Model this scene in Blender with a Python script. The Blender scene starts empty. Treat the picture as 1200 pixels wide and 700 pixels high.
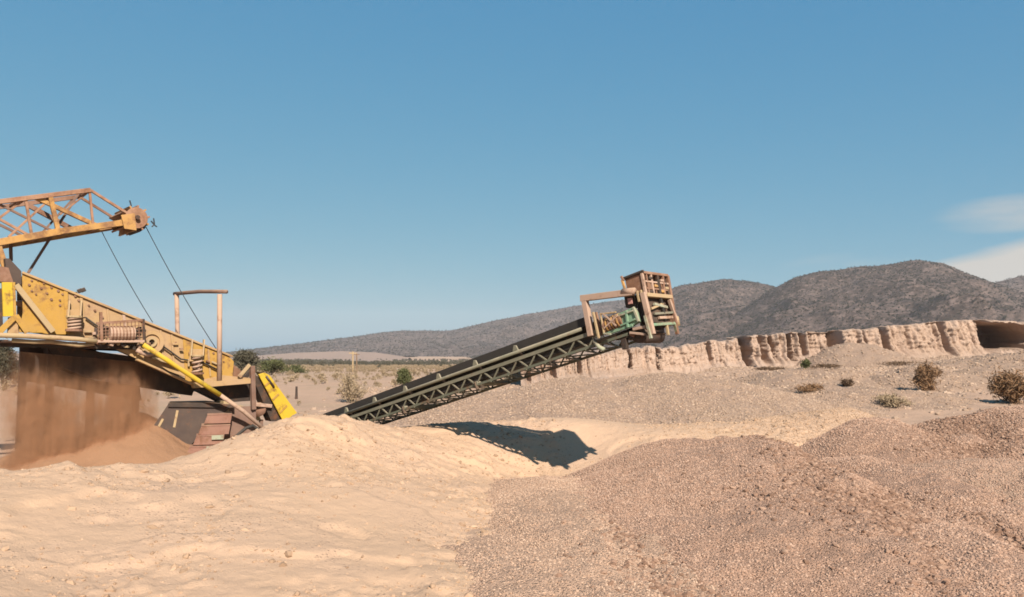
import bpy, math, random
import numpy as np
from mathutils import Vector

# ------------------------------------------------------------------ camera, sky, sun, exposure
S = bpy.context.scene
COL = S.collection
H = 3.0                                   # eye height above the pit floor (m)
FPX = 900.0                               # focal length in pixels of the 1200 px wide photograph
TH = math.atan(60.0 / FPX)                # camera pitched slightly up
cam_d = bpy.data.cameras.new('camera'); cam = bpy.data.objects.new('camera', cam_d); COL.objects.link(cam)
cam_d.sensor_width = 36.0; cam_d.lens = 36.0 * FPX / 1200.0
cam_d.clip_start = 0.1; cam_d.clip_end = 20000
cam.location = (0, 0, H); cam.rotation_euler = (math.pi / 2 + TH, 0, 0)
S.camera = cam

SUN_TO = Vector((1.53, -4.35, 3.50)).normalized()     # towards the sun
SUN_EL = math.asin(SUN_TO.z); SUN_AZ = math.atan2(SUN_TO.x, SUN_TO.y)
w = bpy.data.worlds.new('World'); S.world = w; w.use_nodes = True
nt = w.node_tree; nt.nodes.clear()
def wn(t, **k):
    n = nt.nodes.new(t)
    for a, b in k.items(): setattr(n, a, b)
    return n
def wl(a, b): nt.links.new(a, b)
sky = wn('ShaderNodeTexSky'); sky.sky_type = 'NISHITA'; sky.sun_disc = False
sky.sun_elevation = SUN_EL; sky.sun_rotation = SUN_AZ
sky.altitude = 300; sky.air_density = 1.0; sky.dust_density = 1.0; sky.ozone_density = 1.0
bg = wn('ShaderNodeBackground'); bg.inputs['Strength'].default_value = 0.05
wo = wn('ShaderNodeOutputWorld')
def wmath(op, a, b=None, clamp=False):
    n = wn('ShaderNodeMath', operation=op, use_clamp=clamp)
    for i, v in enumerate((a, b)):
        if v is None: continue
        if isinstance(v, (int, float)): n.inputs[i].default_value = v
        else: wl(v, n.inputs[i])
    return n.outputs[0]
tc = wn('ShaderNodeTexCoord'); sep = wn('ShaderNodeSeparateXYZ'); wl(tc.outputs['Generated'], sep.inputs[0])
DX, DY, DZ = sep.outputs
mp = wn('ShaderNodeMapping'); mp.inputs['Scale'].default_value = (6, 6, 26); wl(tc.outputs['Generated'], mp.inputs[0])
no = wn('ShaderNodeTexNoise'); no.inputs['Scale'].default_value = 1.0; no.inputs['Detail'].default_value = 6; wl(mp.outputs[0], no.inputs['Vector'])
noise = wmath('SUBTRACT', no.outputs[0], 0.5)
# low bank of thin cream cloud on the horizon to the right
xx = wmath('MINIMUM', wmath('MAXIMUM', DX, -0.2), 0.85)
top = wmath('ADD', wmath('MULTIPLY', wmath('SUBTRACT', xx, 0.491), 0.27), 0.103)
bank = wmath('MULTIPLY', wmath('ADD', wmath('SUBTRACT', top, DZ), wmath('MULTIPLY', noise, 0.022)), 70.0, True)
# faint wisps above it
ex = wmath('DIVIDE', wmath('SUBTRACT', DX, 0.545), 0.075); ez = wmath('DIVIDE', wmath('SUBTRACT', DZ, 0.148), 0.022)
r2 = wmath('ADD', wmath('MULTIPLY', ex, ex), wmath('MULTIPLY', ez, ez))
wisp = wmath('MULTIPLY', wmath('SUBTRACT', 1.0, r2, True), wmath('ADD', wmath('MULTIPLY', noise, 2.6), 0.45, True))
ex2 = wmath('DIVIDE', wmath('SUBTRACT', DX, 0.40), 0.08); ez2 = wmath('DIVIDE', wmath('SUBTRACT', DZ, 0.100), 0.017)
r3 = wmath('ADD', wmath('MULTIPLY', ex2, ex2), wmath('MULTIPLY', ez2, ez2))
wisp2 = wmath('MULTIPLY', wmath('SUBTRACT', 1.0, r3, True), wmath('ADD', wmath('MULTIPLY', noise, 2.5), 0.35, True))
fac = wmath('MAXIMUM', wmath('MULTIPLY', bank, 0.80), wmath('MAXIMUM', wmath('MULTIPLY', wisp, 0.85), wmath('MULTIPLY', wisp2, 0.4)))
fac = wmath('MULTIPLY', fac, wmath('GREATER_THAN', DY, 0.0))
# one colour response for the whole sky: softens its contrast to that of a hazy day
sc_ = wn('ShaderNodeSeparateColor'); wl(sky.outputs[0], sc_.inputs[0]); hs = wn('ShaderNodeCombineColor')
for ch, (g_, k_) in enumerate(((0.82, 0.72), (0.42, 2.22), (0.18, 4.28))): wl(wmath('MULTIPLY', wmath('POWER', sc_.outputs[ch], g_), k_), hs.inputs[ch])
mx = wn('ShaderNodeMix', data_type='RGBA'); wl(fac, mx.inputs[0]); wl(hs.outputs[0], mx.inputs[6]); mx.inputs[7].default_value = (7.6, 6.8, 6.0, 1)
wl(mx.outputs[2], bg.inputs['Color']); wl(bg.outputs[0], wo.inputs['Surface'])

sl = bpy.data.lights.new('sun', 'SUN'); sun = bpy.data.objects.new('sun', sl); COL.objects.link(sun)
sl.energy = 5.0; sl.angle = math.radians(0.53); sl.color = (1.0, 0.90, 0.78)
sun.rotation_euler = SUN_TO.to_track_quat('Z', 'Y').to_euler(); sun.location = (20, -40, 60)
S.view_settings.view_transform = 'Standard'; S.view_settings.look = 'None'
S.view_settings.gamma = 1.0; S.view_settings.exposure = 0.9; S.view_settings.use_curve_mapping = False
S.cycles.use_denoising = True
S.cycles.max_bounces = 6; S.cycles.volume_bounces = 1; S.cycles.volume_step_rate = 1.0
S.cycles.filter_width = 1.7

# ------------------------------------------------------------------ geometry of the view (pixel of the 1200x700 photograph -> place)
CT, ST = math.cos(TH), math.sin(TH)
def ray(px, py):
    a = (px - 600.0) / FPX; b = (350.0 - py) / FPX
    return np.array((a, CT - b * ST, ST + b * CT))
def P(px, py, Y):
    r = ray(px, py); t = Y / r[1]
    return np.array((r[0] * t, Y, H + r[2] * t))
class Plane:
    """vertical plane through point o with horizontal direction u; n points away from the camera"""
    def __init__(s, o, u):
        s.o = np.array((o[0], o[1], 0.0)); u = np.array((u[0], u[1], 0.0)); s.u = u / np.linalg.norm(u)
        n = np.array((-s.u[1], s.u[0], 0.0)); s.n = n if np.dot(n, s.o) > 0 else -n
    def at(s, px, py, off=0.0):
        r = ray(px, py); t = (np.dot(s.o, s.n) + off) / np.dot(r, s.n)
        return r * t + np.array((0, 0, H))

# ------------------------------------------------------------------ noise
def _hash(ix, iy, seed):
    h = (ix.astype(np.int64) * 374761393 + iy.astype(np.int64) * 668265263 + seed * 974711) & 0x7fffffff
    h = ((h ^ (h >> 13)) * 1274126177) & 0x7fffffff
    return ((h ^ (h >> 16)) & 0xffff) / 65535.0
def vnoise(x, y, seed=0):
    x = np.asarray(x, float); y = np.asarray(y, float)
    ix = np.floor(x); iy = np.floor(y); fx = x - ix; fy = y - iy
    fx = fx * fx * fx * (fx * (fx * 6 - 15) + 10); fy = fy * fy * fy * (fy * (fy * 6 - 15) + 10)
    a = _hash(ix, iy, seed); b = _hash(ix + 1, iy, seed); c = _hash(ix, iy + 1, seed); d = _hash(ix + 1, iy + 1, seed)
    return (a + (b - a) * fx) * (1 - fy) + (c + (d - c) * fx) * fy
def fbm(x, y, oct=4, seed=0, gain=0.5):
    s = 0; amp = 1.0; tot = 0
    for i in range(oct):
        s = s + amp * (vnoise(x * 2 ** i, y * 2 ** i, seed + i * 17) - 0.5); tot += amp; amp *= gain
    return s / tot * 2
def ridged(x, y, oct=4, seed=0):
    s = 0; amp = 1.0; tot = 0
    for i in range(oct):
        s = s + amp * (1 - np.abs(2 * vnoise(x * 2 ** i, y * 2 ** i, seed + i * 31) - 1)); tot += amp; amp *= 0.5
    return s / tot
def sstep(a, b, x):
    t = np.clip((x - a) / (b - a), 0, 1); return t * t * (3 - 2 * t)
class RBF:
    def __init__(s, pts, lam=0.002):
        p = np.array(pts, float); s.c = p[:, :2]; n = len(p)
        K = s._k(s.c, s.c) + lam * np.eye(n); A = np.zeros((n + 3, n + 3)); A[:n, :n] = K
        A[:n, n] = 1; A[:n, n + 1:] = s.c; A[n:, :n] = A[:n, n:].T
        s.w = np.linalg.solve(A, np.concatenate([p[:, 2], np.zeros(3)]))
    @staticmethod
    def _k(a, b):
        d2 = ((a[:, None, :] - b[None, :, :]) ** 2).sum(-1); return 0.5 * d2 * np.log(d2 + 1e-9)
    def __call__(s, x, y):
        q = np.stack([np.ravel(x), np.ravel(y)], 1); out = np.empty(len(q)); n = len(s.c)
        for i in range(0, len(q), 40000):
            qq = q[i:i + 40000]; out[i:i + 40000] = s._k(qq, s.c) @ s.w[:n] + s.w[n] + qq @ s.w[n + 1:]
        return out.reshape(np.shape(x))

# ------------------------------------------------------------------ materials
def sock(v, n, inp):
    if v is None: return
    if hasattr(v, 'is_output'): n.id_data.links.new(v, inp)
    else: inp.default_value = v
ALB = 0.66      # all base colours below are scaled by this one factor
class MT:
    def __init__(s, name):
        s.m = bpy.data.materials.new(name); s.m.use_nodes = True; s.nt = s.m.node_tree; s.nt.nodes.clear()
        s.out = s.nt.nodes.new('ShaderNodeOutputMaterial'); s.b = s.nt.nodes.new('ShaderNodeBsdfPrincipled')
        s.nt.links.new(s.b.outputs[0], s.out.inputs[0]); s.geo = s.nt.nodes.new('ShaderNodeNewGeometry')
        s.pos = s.geo.outputs['Position']
    def node(s, t, **k):
        n = s.nt.nodes.new(t)
        for a, b in k.items(): setattr(n, a, b)
        return n
    def noise(s, scale, detail=4, rough=0.55, vec=None, sc=None):
        v = vec or s.pos
        if sc:
            m = s.node('ShaderNodeMapping'); m.inputs['Scale'].default_value = sc; s.nt.links.new(v, m.inputs[0]); v = m.outputs[0]
        n = s.node('ShaderNodeTexNoise'); n.inputs['Scale'].default_value = scale; n.inputs['Detail'].default_value = detail
        n.inputs['Roughness'].default_value = rough; s.nt.links.new(v, n.inputs['Vector']); return n.outputs[0]
    def voro(s, scale, out='Distance', vec=None):
        n = s.node('ShaderNodeTexVoronoi'); n.inputs['Scale'].default_value = scale; s.nt.links.new(vec or s.pos, n.inputs['Vector']); return n.outputs[out]
    def rng(s, v, a, b, c=0.0, d=1.0):
        n = s.node('ShaderNodeMapRange'); sock(v, n, n.inputs[0])
        for i, q in enumerate((a, b, c, d)): n.inputs[i + 1].default_value = q
        return n.outputs[0]
    def math(s, op, a, b=None, clamp=False):
        n = s.node('ShaderNodeMath', operation=op, use_clamp=clamp); sock(a, n, n.inputs[0]); sock(b, n, n.inputs[1]); return n.outputs[0]
    def mix(s, f, a, b, blend='MIX'):
        n = s.node('ShaderNodeMix', data_type='RGBA', blend_type=blend)
        for v, i in ((f, 0), (a, 6), (b, 7)):
            if isinstance(v, tuple) and len(v) == 3: v = (*v, 1)
            sock(v, n, n.inputs[i])
        return n.outputs[2]
    def bump(s, h, strength=0.5, dist=0.02, nrm=None):
        n = s.node('ShaderNodeBump'); n.inputs['Strength'].default_value = strength; n.inputs['Distance'].default_value = dist
        sock(h, n, n.inputs['Height'])
        if nrm: s.nt.links.new(nrm, n.inputs['Normal'])
        return n.outputs[0]
    def nz(s):
        n = s.node('ShaderNodeSeparateXYZ'); s.nt.links.new(s.geo.outputs['Normal'], n.inputs[0]); return n.outputs[2]
    def done(s, col, rough=0.9, nrm=None, metal=0.0, spec=0.3):
        col = s.mix(1.0, col, (ALB, ALB, ALB), 'MULTIPLY')
        sock((*col, 1) if isinstance(col, tuple) and len(col) == 3 else col, s.b, s.b.inputs['Base Color']); sock(rough, s.b, s.b.inputs['Roughness'])
        sock(metal, s.b, s.b.inputs['Metallic']); s.b.inputs['Specular IOR Level'].default_value = spec
        if nrm: s.nt.links.new(nrm, s.b.inputs['Normal'])
        return s.m

SAND = (0.64, 0.43, 0.28)
DUST = (0.48, 0.32, 0.205)
def mat_sand(name, c1, c2, stone, stone_amt):
    t = MT(name)
    big = t.rng(t.noise(0.28, 5, 0.6), 0.35, 0.68)
    med = t.rng(t.noise(1.7, 6, 0.65), 0.3, 0.75)
    col = t.mix(big, c1, c2); col = t.mix(t.math('MULTIPLY', med, 0.35), col, tuple(c * 0.80 for c in c1))
    if stone_amt > 0.5:
        sx = t.node('ShaderNodeSeparateXYZ'); t.nt.links.new(t.pos, sx.inputs[0]); lf = t.rng(sx.outputs[0], 8, -12)
        col = t.mix(t.math('MULTIPLY', lf, t.rng(t.noise(0.09, 6, 0.68), 0.47, 0.60, 0, 0.55)), col, (0.39, 0.30, 0.19)); col = t.mix(t.rng(t.noise(0.6, 7, 0.7), 0.52, 0.64, 0, 0.35), col, (0.38, 0.265, 0.19))
    fine = t.noise(60, 4, 0.7); col = t.mix(t.rng(fine, 0.3, 0.7, 0.0, 0.35), col, tuple(min(1, c * 1.18) for c in c1))
    # stony patches: small cells of pebble colour
    vd = t.voro(17, 'Distance'); vc = t.voro(17, 'Color')
    patch = t.rng(t.noise(0.55, 5, 0.6), 0.56 - stone_amt * 0.2, 0.70 - stone_amt * 0.1)
    pf = t.math('MULTIPLY', t.rng(vd, 0.32, 0.18), patch)
    sc = t.mix(t.rng(vc, 0.2, 0.8), tuple(c * 0.72 for c in stone), tuple(min(1, c * 1.2) for c in stone))
    col = t.mix(pf, col, sc)
    n1 = t.bump(t.noise(9, 8, 0.72), 0.6, 0.05)
    n2 = t.bump(t.math('ADD', t.math('MULTIPLY', t.rng(vd, 0.35, 0.0), patch), t.math('MULTIPLY', fine, 0.25)), 0.6, 0.03, n1)
    return t.done(col, 0.95, n2, spec=0.15)
def mat_gravel(name, c1, c2, dark, scale=20):
    t = MT(name)
    big = t.rng(t.noise(0.4, 5, 0.6), 0.36, 0.66); col = t.mix(big, c1, c2)
    vd = t.voro(scale, 'Distance'); vc = t.voro(scale, 'Color'); vd2 = t.voro(scale * 2.3, 'Distance')
    col = t.mix(t.rng(vc, 0.15, 0.9, 0.0, 0.55), col, dark, 'MIX')
    col = t.mix(t.rng(t.voro(scale * 1.7, 'Color'), 0.72, 0.95, 0, 0.5), col, tuple(min(1, c * 1.4) for c in c1))
    at = t.node('ShaderNodeAttribute'); at.attribute_name = 'band'; col = t.mix(t.rng(at.outputs['Fac'], 0.1, 0.75, 0, 0.85), col, tuple(c * 0.85 for c in dark))
    n1 = t.bump(t.noise(5, 6, 0.65), 0.5, 0.06)
    n2 = t.bump(t.math('ADD', t.rng(vd, 0.5, 0.0), t.math('MULTIPLY', t.rng(vd2, 0.5, 0), 0.4)), 0.9, 0.04, n1)
    return t.done(col, 0.95, n2, spec=0.15)
def mat_metal(name, paint, rust=(0.16, 0.065, 0.03), dust_amt=0.5, rust_amt=0.35, rough=0.7, dust=DUST):
    t = MT(name)
    r = t.rng(t.noise(2.6, 9, 0.74), 0.62 - rust_amt * 0.35, 0.72 - rust_amt * 0.25)
    streak = t.rng(t.noise(7, 4, 0.6, sc=(3, 3, 0.6)), 0.55, 0.8, 0, rust_amt * 0.7)
    col = t.mix(t.rng(t.noise(2.1, 4), 0.3, 0.7, 0, 0.35), paint, tuple(c * 0.72 for c in paint))
    col = t.mix(t.math('MAXIMUM', t.math('MULTIPLY', r, 0.85), streak), col, t.mix(t.noise(14, 4), tuple(c * 0.6 for c in rust), tuple(min(1, c * 1.7) for c in rust)))
    up = t.rng(t.nz(), 0.05, 0.8, 0.0, 1.0)
    dn = t.rng(t.noise(3.3, 7, 0.7), 0.40 - dust_amt * 0.25, 0.75 - dust_amt * 0.2)
    dn = t.math('MULTIPLY', dn, t.rng(t.noise(0.8, 5, 0.65), 0.3, 0.62, 0.45, 1.15))
    df = t.math('MULTIPLY', t.math('ADD', t.math('MULTIPLY', up, 0.75), dust_amt * 0.75, True), dn, True)
    col = t.mix(df, col, dust)
    nb = t.bump(t.math('ADD', t.noise(12, 6, 0.7), t.math('MULTIPLY', r, 0.4)), 0.35, 0.012)
    return t.done(col, t.rng(df, 0, 1, rough, 0.95), nb, spec=0.3)
M = {}
M['sand'] = mat_sand('sand', SAND, (0.62, 0.42, 0.295), (0.43, 0.29, 0.205), 0.4)
M['ground'] = mat_sand('pit_floor', (0.55, 0.365, 0.255), (0.48, 0.325, 0.23), (0.39, 0.265, 0.19), 0.75)
M['gravel_red'] = mat_gravel('red_gravel', (0.52, 0.335, 0.24), (0.49, 0.305, 0.21), (0.39, 0.235, 0.165), 34)
M['gravel_grey'] = mat_gravel('beige_gravel', (0.62, 0.415, 0.29), (0.58, 0.38, 0.265), (0.46, 0.295, 0.205), 30)
M['gravel_far'] = mat_gravel('pale_gravel', (0.43, 0.30, 0.215), (0.40, 0.275, 0.20), (0.30, 0.205, 0.15), 9)
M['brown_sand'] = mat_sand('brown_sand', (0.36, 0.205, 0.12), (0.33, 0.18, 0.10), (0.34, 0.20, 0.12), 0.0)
M['yellow'] = mat_metal('yellow_paint', (0.56, 0.315, 0.050), dust_amt=0.36, rust_amt=0.30)
M['yellow_dusty'] = mat_metal('dusty_yellow_paint', (0.52, 0.33, 0.12), dust_amt=0.95, rust_amt=0.34, dust=(0.52, 0.34, 0.205))
M['yellow_clean'] = mat_metal('bright_yellow_paint', (0.70, 0.47, 0.03), dust_amt=0.12, rust_amt=0.2)
M['orange'] = mat_metal('rusty_orange_paint', (0.60, 0.32, 0.085), dust_amt=0.38, rust_amt=0.5)
M['pipe'] = mat_metal('beige_pipe', (0.52, 0.385, 0.20), dust_amt=0.6, rust_amt=0.25)
M['boomred'] = mat_metal('faded_red_lattice', (0.43, 0.225, 0.135), dust_amt=0.4, rust_amt=0.5)
M['redsteel'] = mat_metal('dull_red_steel', (0.33, 0.165, 0.12), dust_amt=0.22, rust_amt=0.3)
M['rust'] = mat_metal('rusty_steel', (0.32, 0.17, 0.115), dust_amt=0.35, rust_amt=0.6)
M['rust_pink'] = mat_metal('faded_red_steel', (0.56, 0.38, 0.285), dust_amt=0.45, rust_amt=0.24)
M['mauve'] = mat_metal('faded_primer_steel', (0.22, 0.13, 0.10), dust_amt=0.3, rust_amt=0.3)
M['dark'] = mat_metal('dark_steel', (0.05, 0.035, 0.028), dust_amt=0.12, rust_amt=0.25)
M['brownsteel_shade'] = mat_metal('dark_steel_and_shade', (0.085, 0.058, 0.048), dust_amt=0.1, rust_amt=0.15)  # puts shade into the bin side colour; elsewhere plain dark steel
M['rubber'] = mat_metal('black_rubber', (0.040, 0.034, 0.029), rust_amt=0.0, dust_amt=0.10, dust=(0.16, 0.12, 0.085))
M['green'] = mat_metal('weathered_green_steel', (0.14, 0.155, 0.11), dust_amt=0.4, rust_amt=0.3, dust=(0.30, 0.245, 0.165))
M['greengrey'] = mat_metal('dusty_green_rail', (0.20, 0.195, 0.135), dust_amt=0.45, rust_amt=0.1, dust=(0.40, 0.33, 0.24))
M['mint'] = mat_metal('mint_green_paint', (0.20, 0.40, 0.26), dust_amt=0.38, rust_amt=0.3)
M['palemint'] = mat_metal('pale_mint_paint', (0.40, 0.44, 0.32), dust_amt=0.4, rust_amt=0.3)
M['cable'] = MT('cable_steel').done((0.045, 0.05, 0.055), 0.6)
M['pinkpart'] = mat_metal('pink_faded_cover', (0.60, 0.30, 0.26), dust_amt=0.15, rust_amt=0.05)
M['wood'] = mat_metal('weathered_timber', (0.24, 0.15, 0.09), dust_amt=0.3, rust_amt=0.1)

# ------------------------------------------------------------------ mesh tools
class MB:
    def __init__(s): s.v = []; s.f = []
    def add(s, v, f):
        o = len(s.v); s.v += [tuple(map(float, q)) for q in v]; s.f += [tuple(i + o for i in q) for q in f]; return s
    def box8(s, c): return s.add(c, [(0, 3, 2, 1), (4, 5, 6, 7), (0, 1, 5, 4), (1, 2, 6, 5), (2, 3, 7, 6), (3, 0, 4, 7)])
    def beam(s, a, b, wd, ht, up=(0, 0, 1)):
        a = np.array(a, float); b = np.array(b, float); d = b - a; d /= np.linalg.norm(d)
        up = np.array(up, float); side = np.cross(d, up)
        if np.linalg.norm(side) < 1e-3: side = np.cross(d, (0.74, 0.67, 0.01))
        side /= np.linalg.norm(side); u2 = np.cross(side, d); c = []
        for e in (a, b):
            for i, j in ((-1, -1), (1, -1), (1, 1), (-1, 1)): c.append(e + side * i * wd / 2 + u2 * j * ht / 2)
        return s.box8(c)
    def angle(s, a, b, wd, up=(0, 0, 1), th=0.012):
        """L-section steel angle"""
        a = np.array(a, float); b = np.array(b, float); d = b - a; d /= np.linalg.norm(d); up = np.array(up, float); side = np.cross(d, up)
        if np.linalg.norm(side) < 1e-3: side = np.cross(d, (0.74, 0.67, 0.01))
        side /= np.linalg.norm(side); u2 = np.cross(side, d)
        s.beam(a + u2 * wd / 2, b + u2 * wd / 2, wd, th, u2); s.beam(a + side * (wd / 2 - th / 2 - .001), b + side * (wd / 2 - th / 2 - .001), th, wd - th * 1.2, u2); return s
    def tube(s, pts, r, n=10, cap=True):
        pts = [np.array(p, float) for p in pts]; rs = r if isinstance(r, (list, tuple)) else [r] * len(pts); rings = []; prev = None
        for i, p in enumerate(pts):
            d = (pts[min(i + 1, len(pts) - 1)] - pts[max(i - 1, 0)]); d /= np.linalg.norm(d)
            if prev is None:
                a = np.cross(d, (0, 0, 1.0)); a = a if np.linalg.norm(a) > 1e-3 else np.cross(d, (1.0, 0, 0))
            else: a = prev - d * np.dot(prev, d)
            a /= np.linalg.norm(a); prev = a; b = np.cross(d, a)
            rings.append([p + (a * math.cos(2 * math.pi * k / n) + b * math.sin(2 * math.pi * k / n)) * rs[i] for k in range(n)])
        v = [q for rg in rings for q in rg]; f = []
        for i in range(len(pts) - 1):
            for k in range(n): f.append((i * n + k, i * n + (k + 1) % n, (i + 1) * n + (k + 1) % n, (i + 1) * n + k))
        if cap: f.append(tuple(range(n))[::-1]); f.append(tuple((len(pts) - 1) * n + k for k in range(n)))
        return s.add(v, f)
    def prism(s, poly, vec):
        """polygon (list of 3d points) extruded by vec"""
        n = len(poly); vec = np.array(vec, float); p = [np.array(q, float) for q in poly]; v = p + [q + vec for q in p]
        f = [tuple(range(n)), tuple(range(2 * n - 1, n - 1, -1))] + [(i, i + n, (i + 1) % n + n, (i + 1) % n) for i in range(n)]
        return s.add(v, f)
    def helix(s, a, b, R, r, turns, n=7):
        a = np.array(a, float); b = np.array(b, float); d = b - a; L = np.linalg.norm(d); d /= L
        e = np.cross(d, (0.3, 0.9, 0.1)); e /= np.linalg.norm(e); g = np.cross(d, e); k = int(turns * 14)
        return s.tube([a + d * L * i / k + (e * math.cos(2 * math.pi * turns * i / k) + g * math.sin(2 * math.pi * turns * i / k)) * R for i in range(k + 1)], r, n)
    def build(s, name, mat, parent=None, smooth=False, bevel=0.0):
        me = bpy.data.meshes.new(name); org = np.array(parent.get('_org', (0, 0, 0))) if parent else np.zeros(3)
        v = [tuple(np.array(q) - org) for q in s.v]; me.from_pydata(v, [], s.f); me.update()
        import bmesh
        bm = bmesh.new(); bm.from_mesh(me); bmesh.ops.recalc_face_normals(bm, faces=bm.faces)
        if bevel > 0: bmesh.ops.bevel(bm, geom=list(bm.edges), offset=bevel, segments=1, affect='EDGES', clamp_overlap=True)
        bm.to_mesh(me); bm.free()
        if smooth:
            for p in me.polygons: p.use_smooth = True
        me.materials.append(mat if not isinstance(mat, str) else M[mat])
        o = bpy.data.objects.new(name, me); COL.objects.link(o)
        if parent: o.parent = parent; o['_org'] = tuple(org)
        return o
ROOTS = []
def thing(name, label, cat, org, group=None):
    o = bpy.data.objects.new(name, None); COL.objects.link(o); o.location = tuple(map(float, org)); o.empty_display_size = 0.2
    o['label'] = label; o['category'] = cat; o['_org'] = tuple(map(float, org))
    if group: o['group'] = group
    return o
def tag(o, label=None, cat=None, group=None, kind=None):
    for k, v in (('label', label), ('category', cat), ('group', group), ('kind', kind)):
        if v: o[k] = v
    return o
def grid_mesh(name, X, Y, Z, mat, keep=None, attrs=None, smooth=True):
    nr, nc = X.shape; co = np.stack([X, Y, Z], -1).reshape(-1, 3).astype(np.float32)
    i = np.arange(nr * nc).reshape(nr, nc); q = np.stack([i[:-1, :-1], i[:-1, 1:], i[1:, 1:], i[1:, :-1]], -1).reshape(-1, 4)
    if keep is not None:
        k = keep[:-1, :-1] | keep[:-1, 1:] | keep[1:, 1:] | keep[1:, :-1]; q = q[k.reshape(-1)]
        used = np.unique(q); remap = np.full(nr * nc, -1); remap[used] = np.arange(len(used)); q = remap[q]; co = co[used]
    else: used = None
    me = bpy.data.meshes.new(name); me.vertices.add(len(co)); me.vertices.foreach_set('co', co.ravel())
    me.loops.add(q.size); me.loops.foreach_set('vertex_index', q.ravel().astype(np.int32))
    me.polygons.add(len(q)); me.polygons.foreach_set('loop_start', np.arange(0, q.size, 4, dtype=np.int32))
    me.polygons.foreach_set('loop_total', np.full(len(q), 4, dtype=np.int32)); me.update(calc_edges=True)
    if smooth: me.polygons.foreach_set('use_smooth', np.ones(len(q), dtype=bool))
    for nm, val in (attrs or {}).items():
        a = me.attributes.new(nm, 'FLOAT', 'POINT'); vv = val.reshape(-1); vv = vv if used is None else vv[used]; a.data.foreach_set('value', vv.astype(np.float32))
    me.materials.append(M[mat] if isinstance(mat, str) else mat)
    o = bpy.data.objects.new(name, me); COL.objects.link(o); return o

# ------------------------------------------------------------------ scattered stones (loose stuff, geometry nodes)
def stone_mesh(name, seed, mat):
    import bmesh
    bm = bmesh.new(); bmesh.ops.create_icosphere(bm, subdivisions=1, radius=1.0); rnd = random.Random(seed)
    for v in bm.verts:
        v.co *= 0.72 + 0.5 * rnd.random(); v.co.z *= 0.66; v.co.x *= 1.15
    me = bpy.data.meshes.new(name); bm.to_mesh(me); bm.free(); me.materials.append(mat)
    return bpy.data.objects.new(name, me)
def mat_stone(name, a, b, c):
    t = MT(name); oi = t.node('ShaderNodeObjectInfo'); cr = t.node('ShaderNodeValToRGB'); t.nt.links.new(oi.outputs['Random'], cr.inputs[0])
    e = cr.color_ramp.elements; e[0].color = (*a, 1); e[1].color = (*b, 1); e[1].position = 0.6; k = e.new(1.0); k.color = (*c, 1)
    nb = t.bump(t.noise(40, 4), 0.3, 0.01); return t.done(cr.outputs[0], 0.92, nb, spec=0.2)
def stone_set(name, a, b, c):
    c_ = bpy.data.collections.new(name); m = mat_stone(name, a, b, c)
    for i in range(4): c_.objects.link(stone_mesh('loose_stone', i * 7 + 3, m))
    return c_
ST_RED = stone_set('red_stones', (0.43, 0.265, 0.185), (0.51, 0.33, 0.235), (0.58, 0.40, 0.295))
ST_BEI = stone_set('beige_stones', (0.34, 0.235, 0.165), (0.45, 0.315, 0.225), (0.55, 0.40, 0.295))
ST_FAN = stone_set('fan_stones', (0.46, 0.295, 0.205), (0.57, 0.38, 0.265), (0.64, 0.46, 0.335))
ST_DARK = stone_set('dark_stones', (0.23, 0.135, 0.09), (0.34, 0.205, 0.14), (0.46, 0.30, 0.21))
ST_SAND = stone_set('sand_stones', (0.38, 0.25, 0.16), (0.52, 0.345, 0.225), (0.58, 0.40, 0.27))
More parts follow.
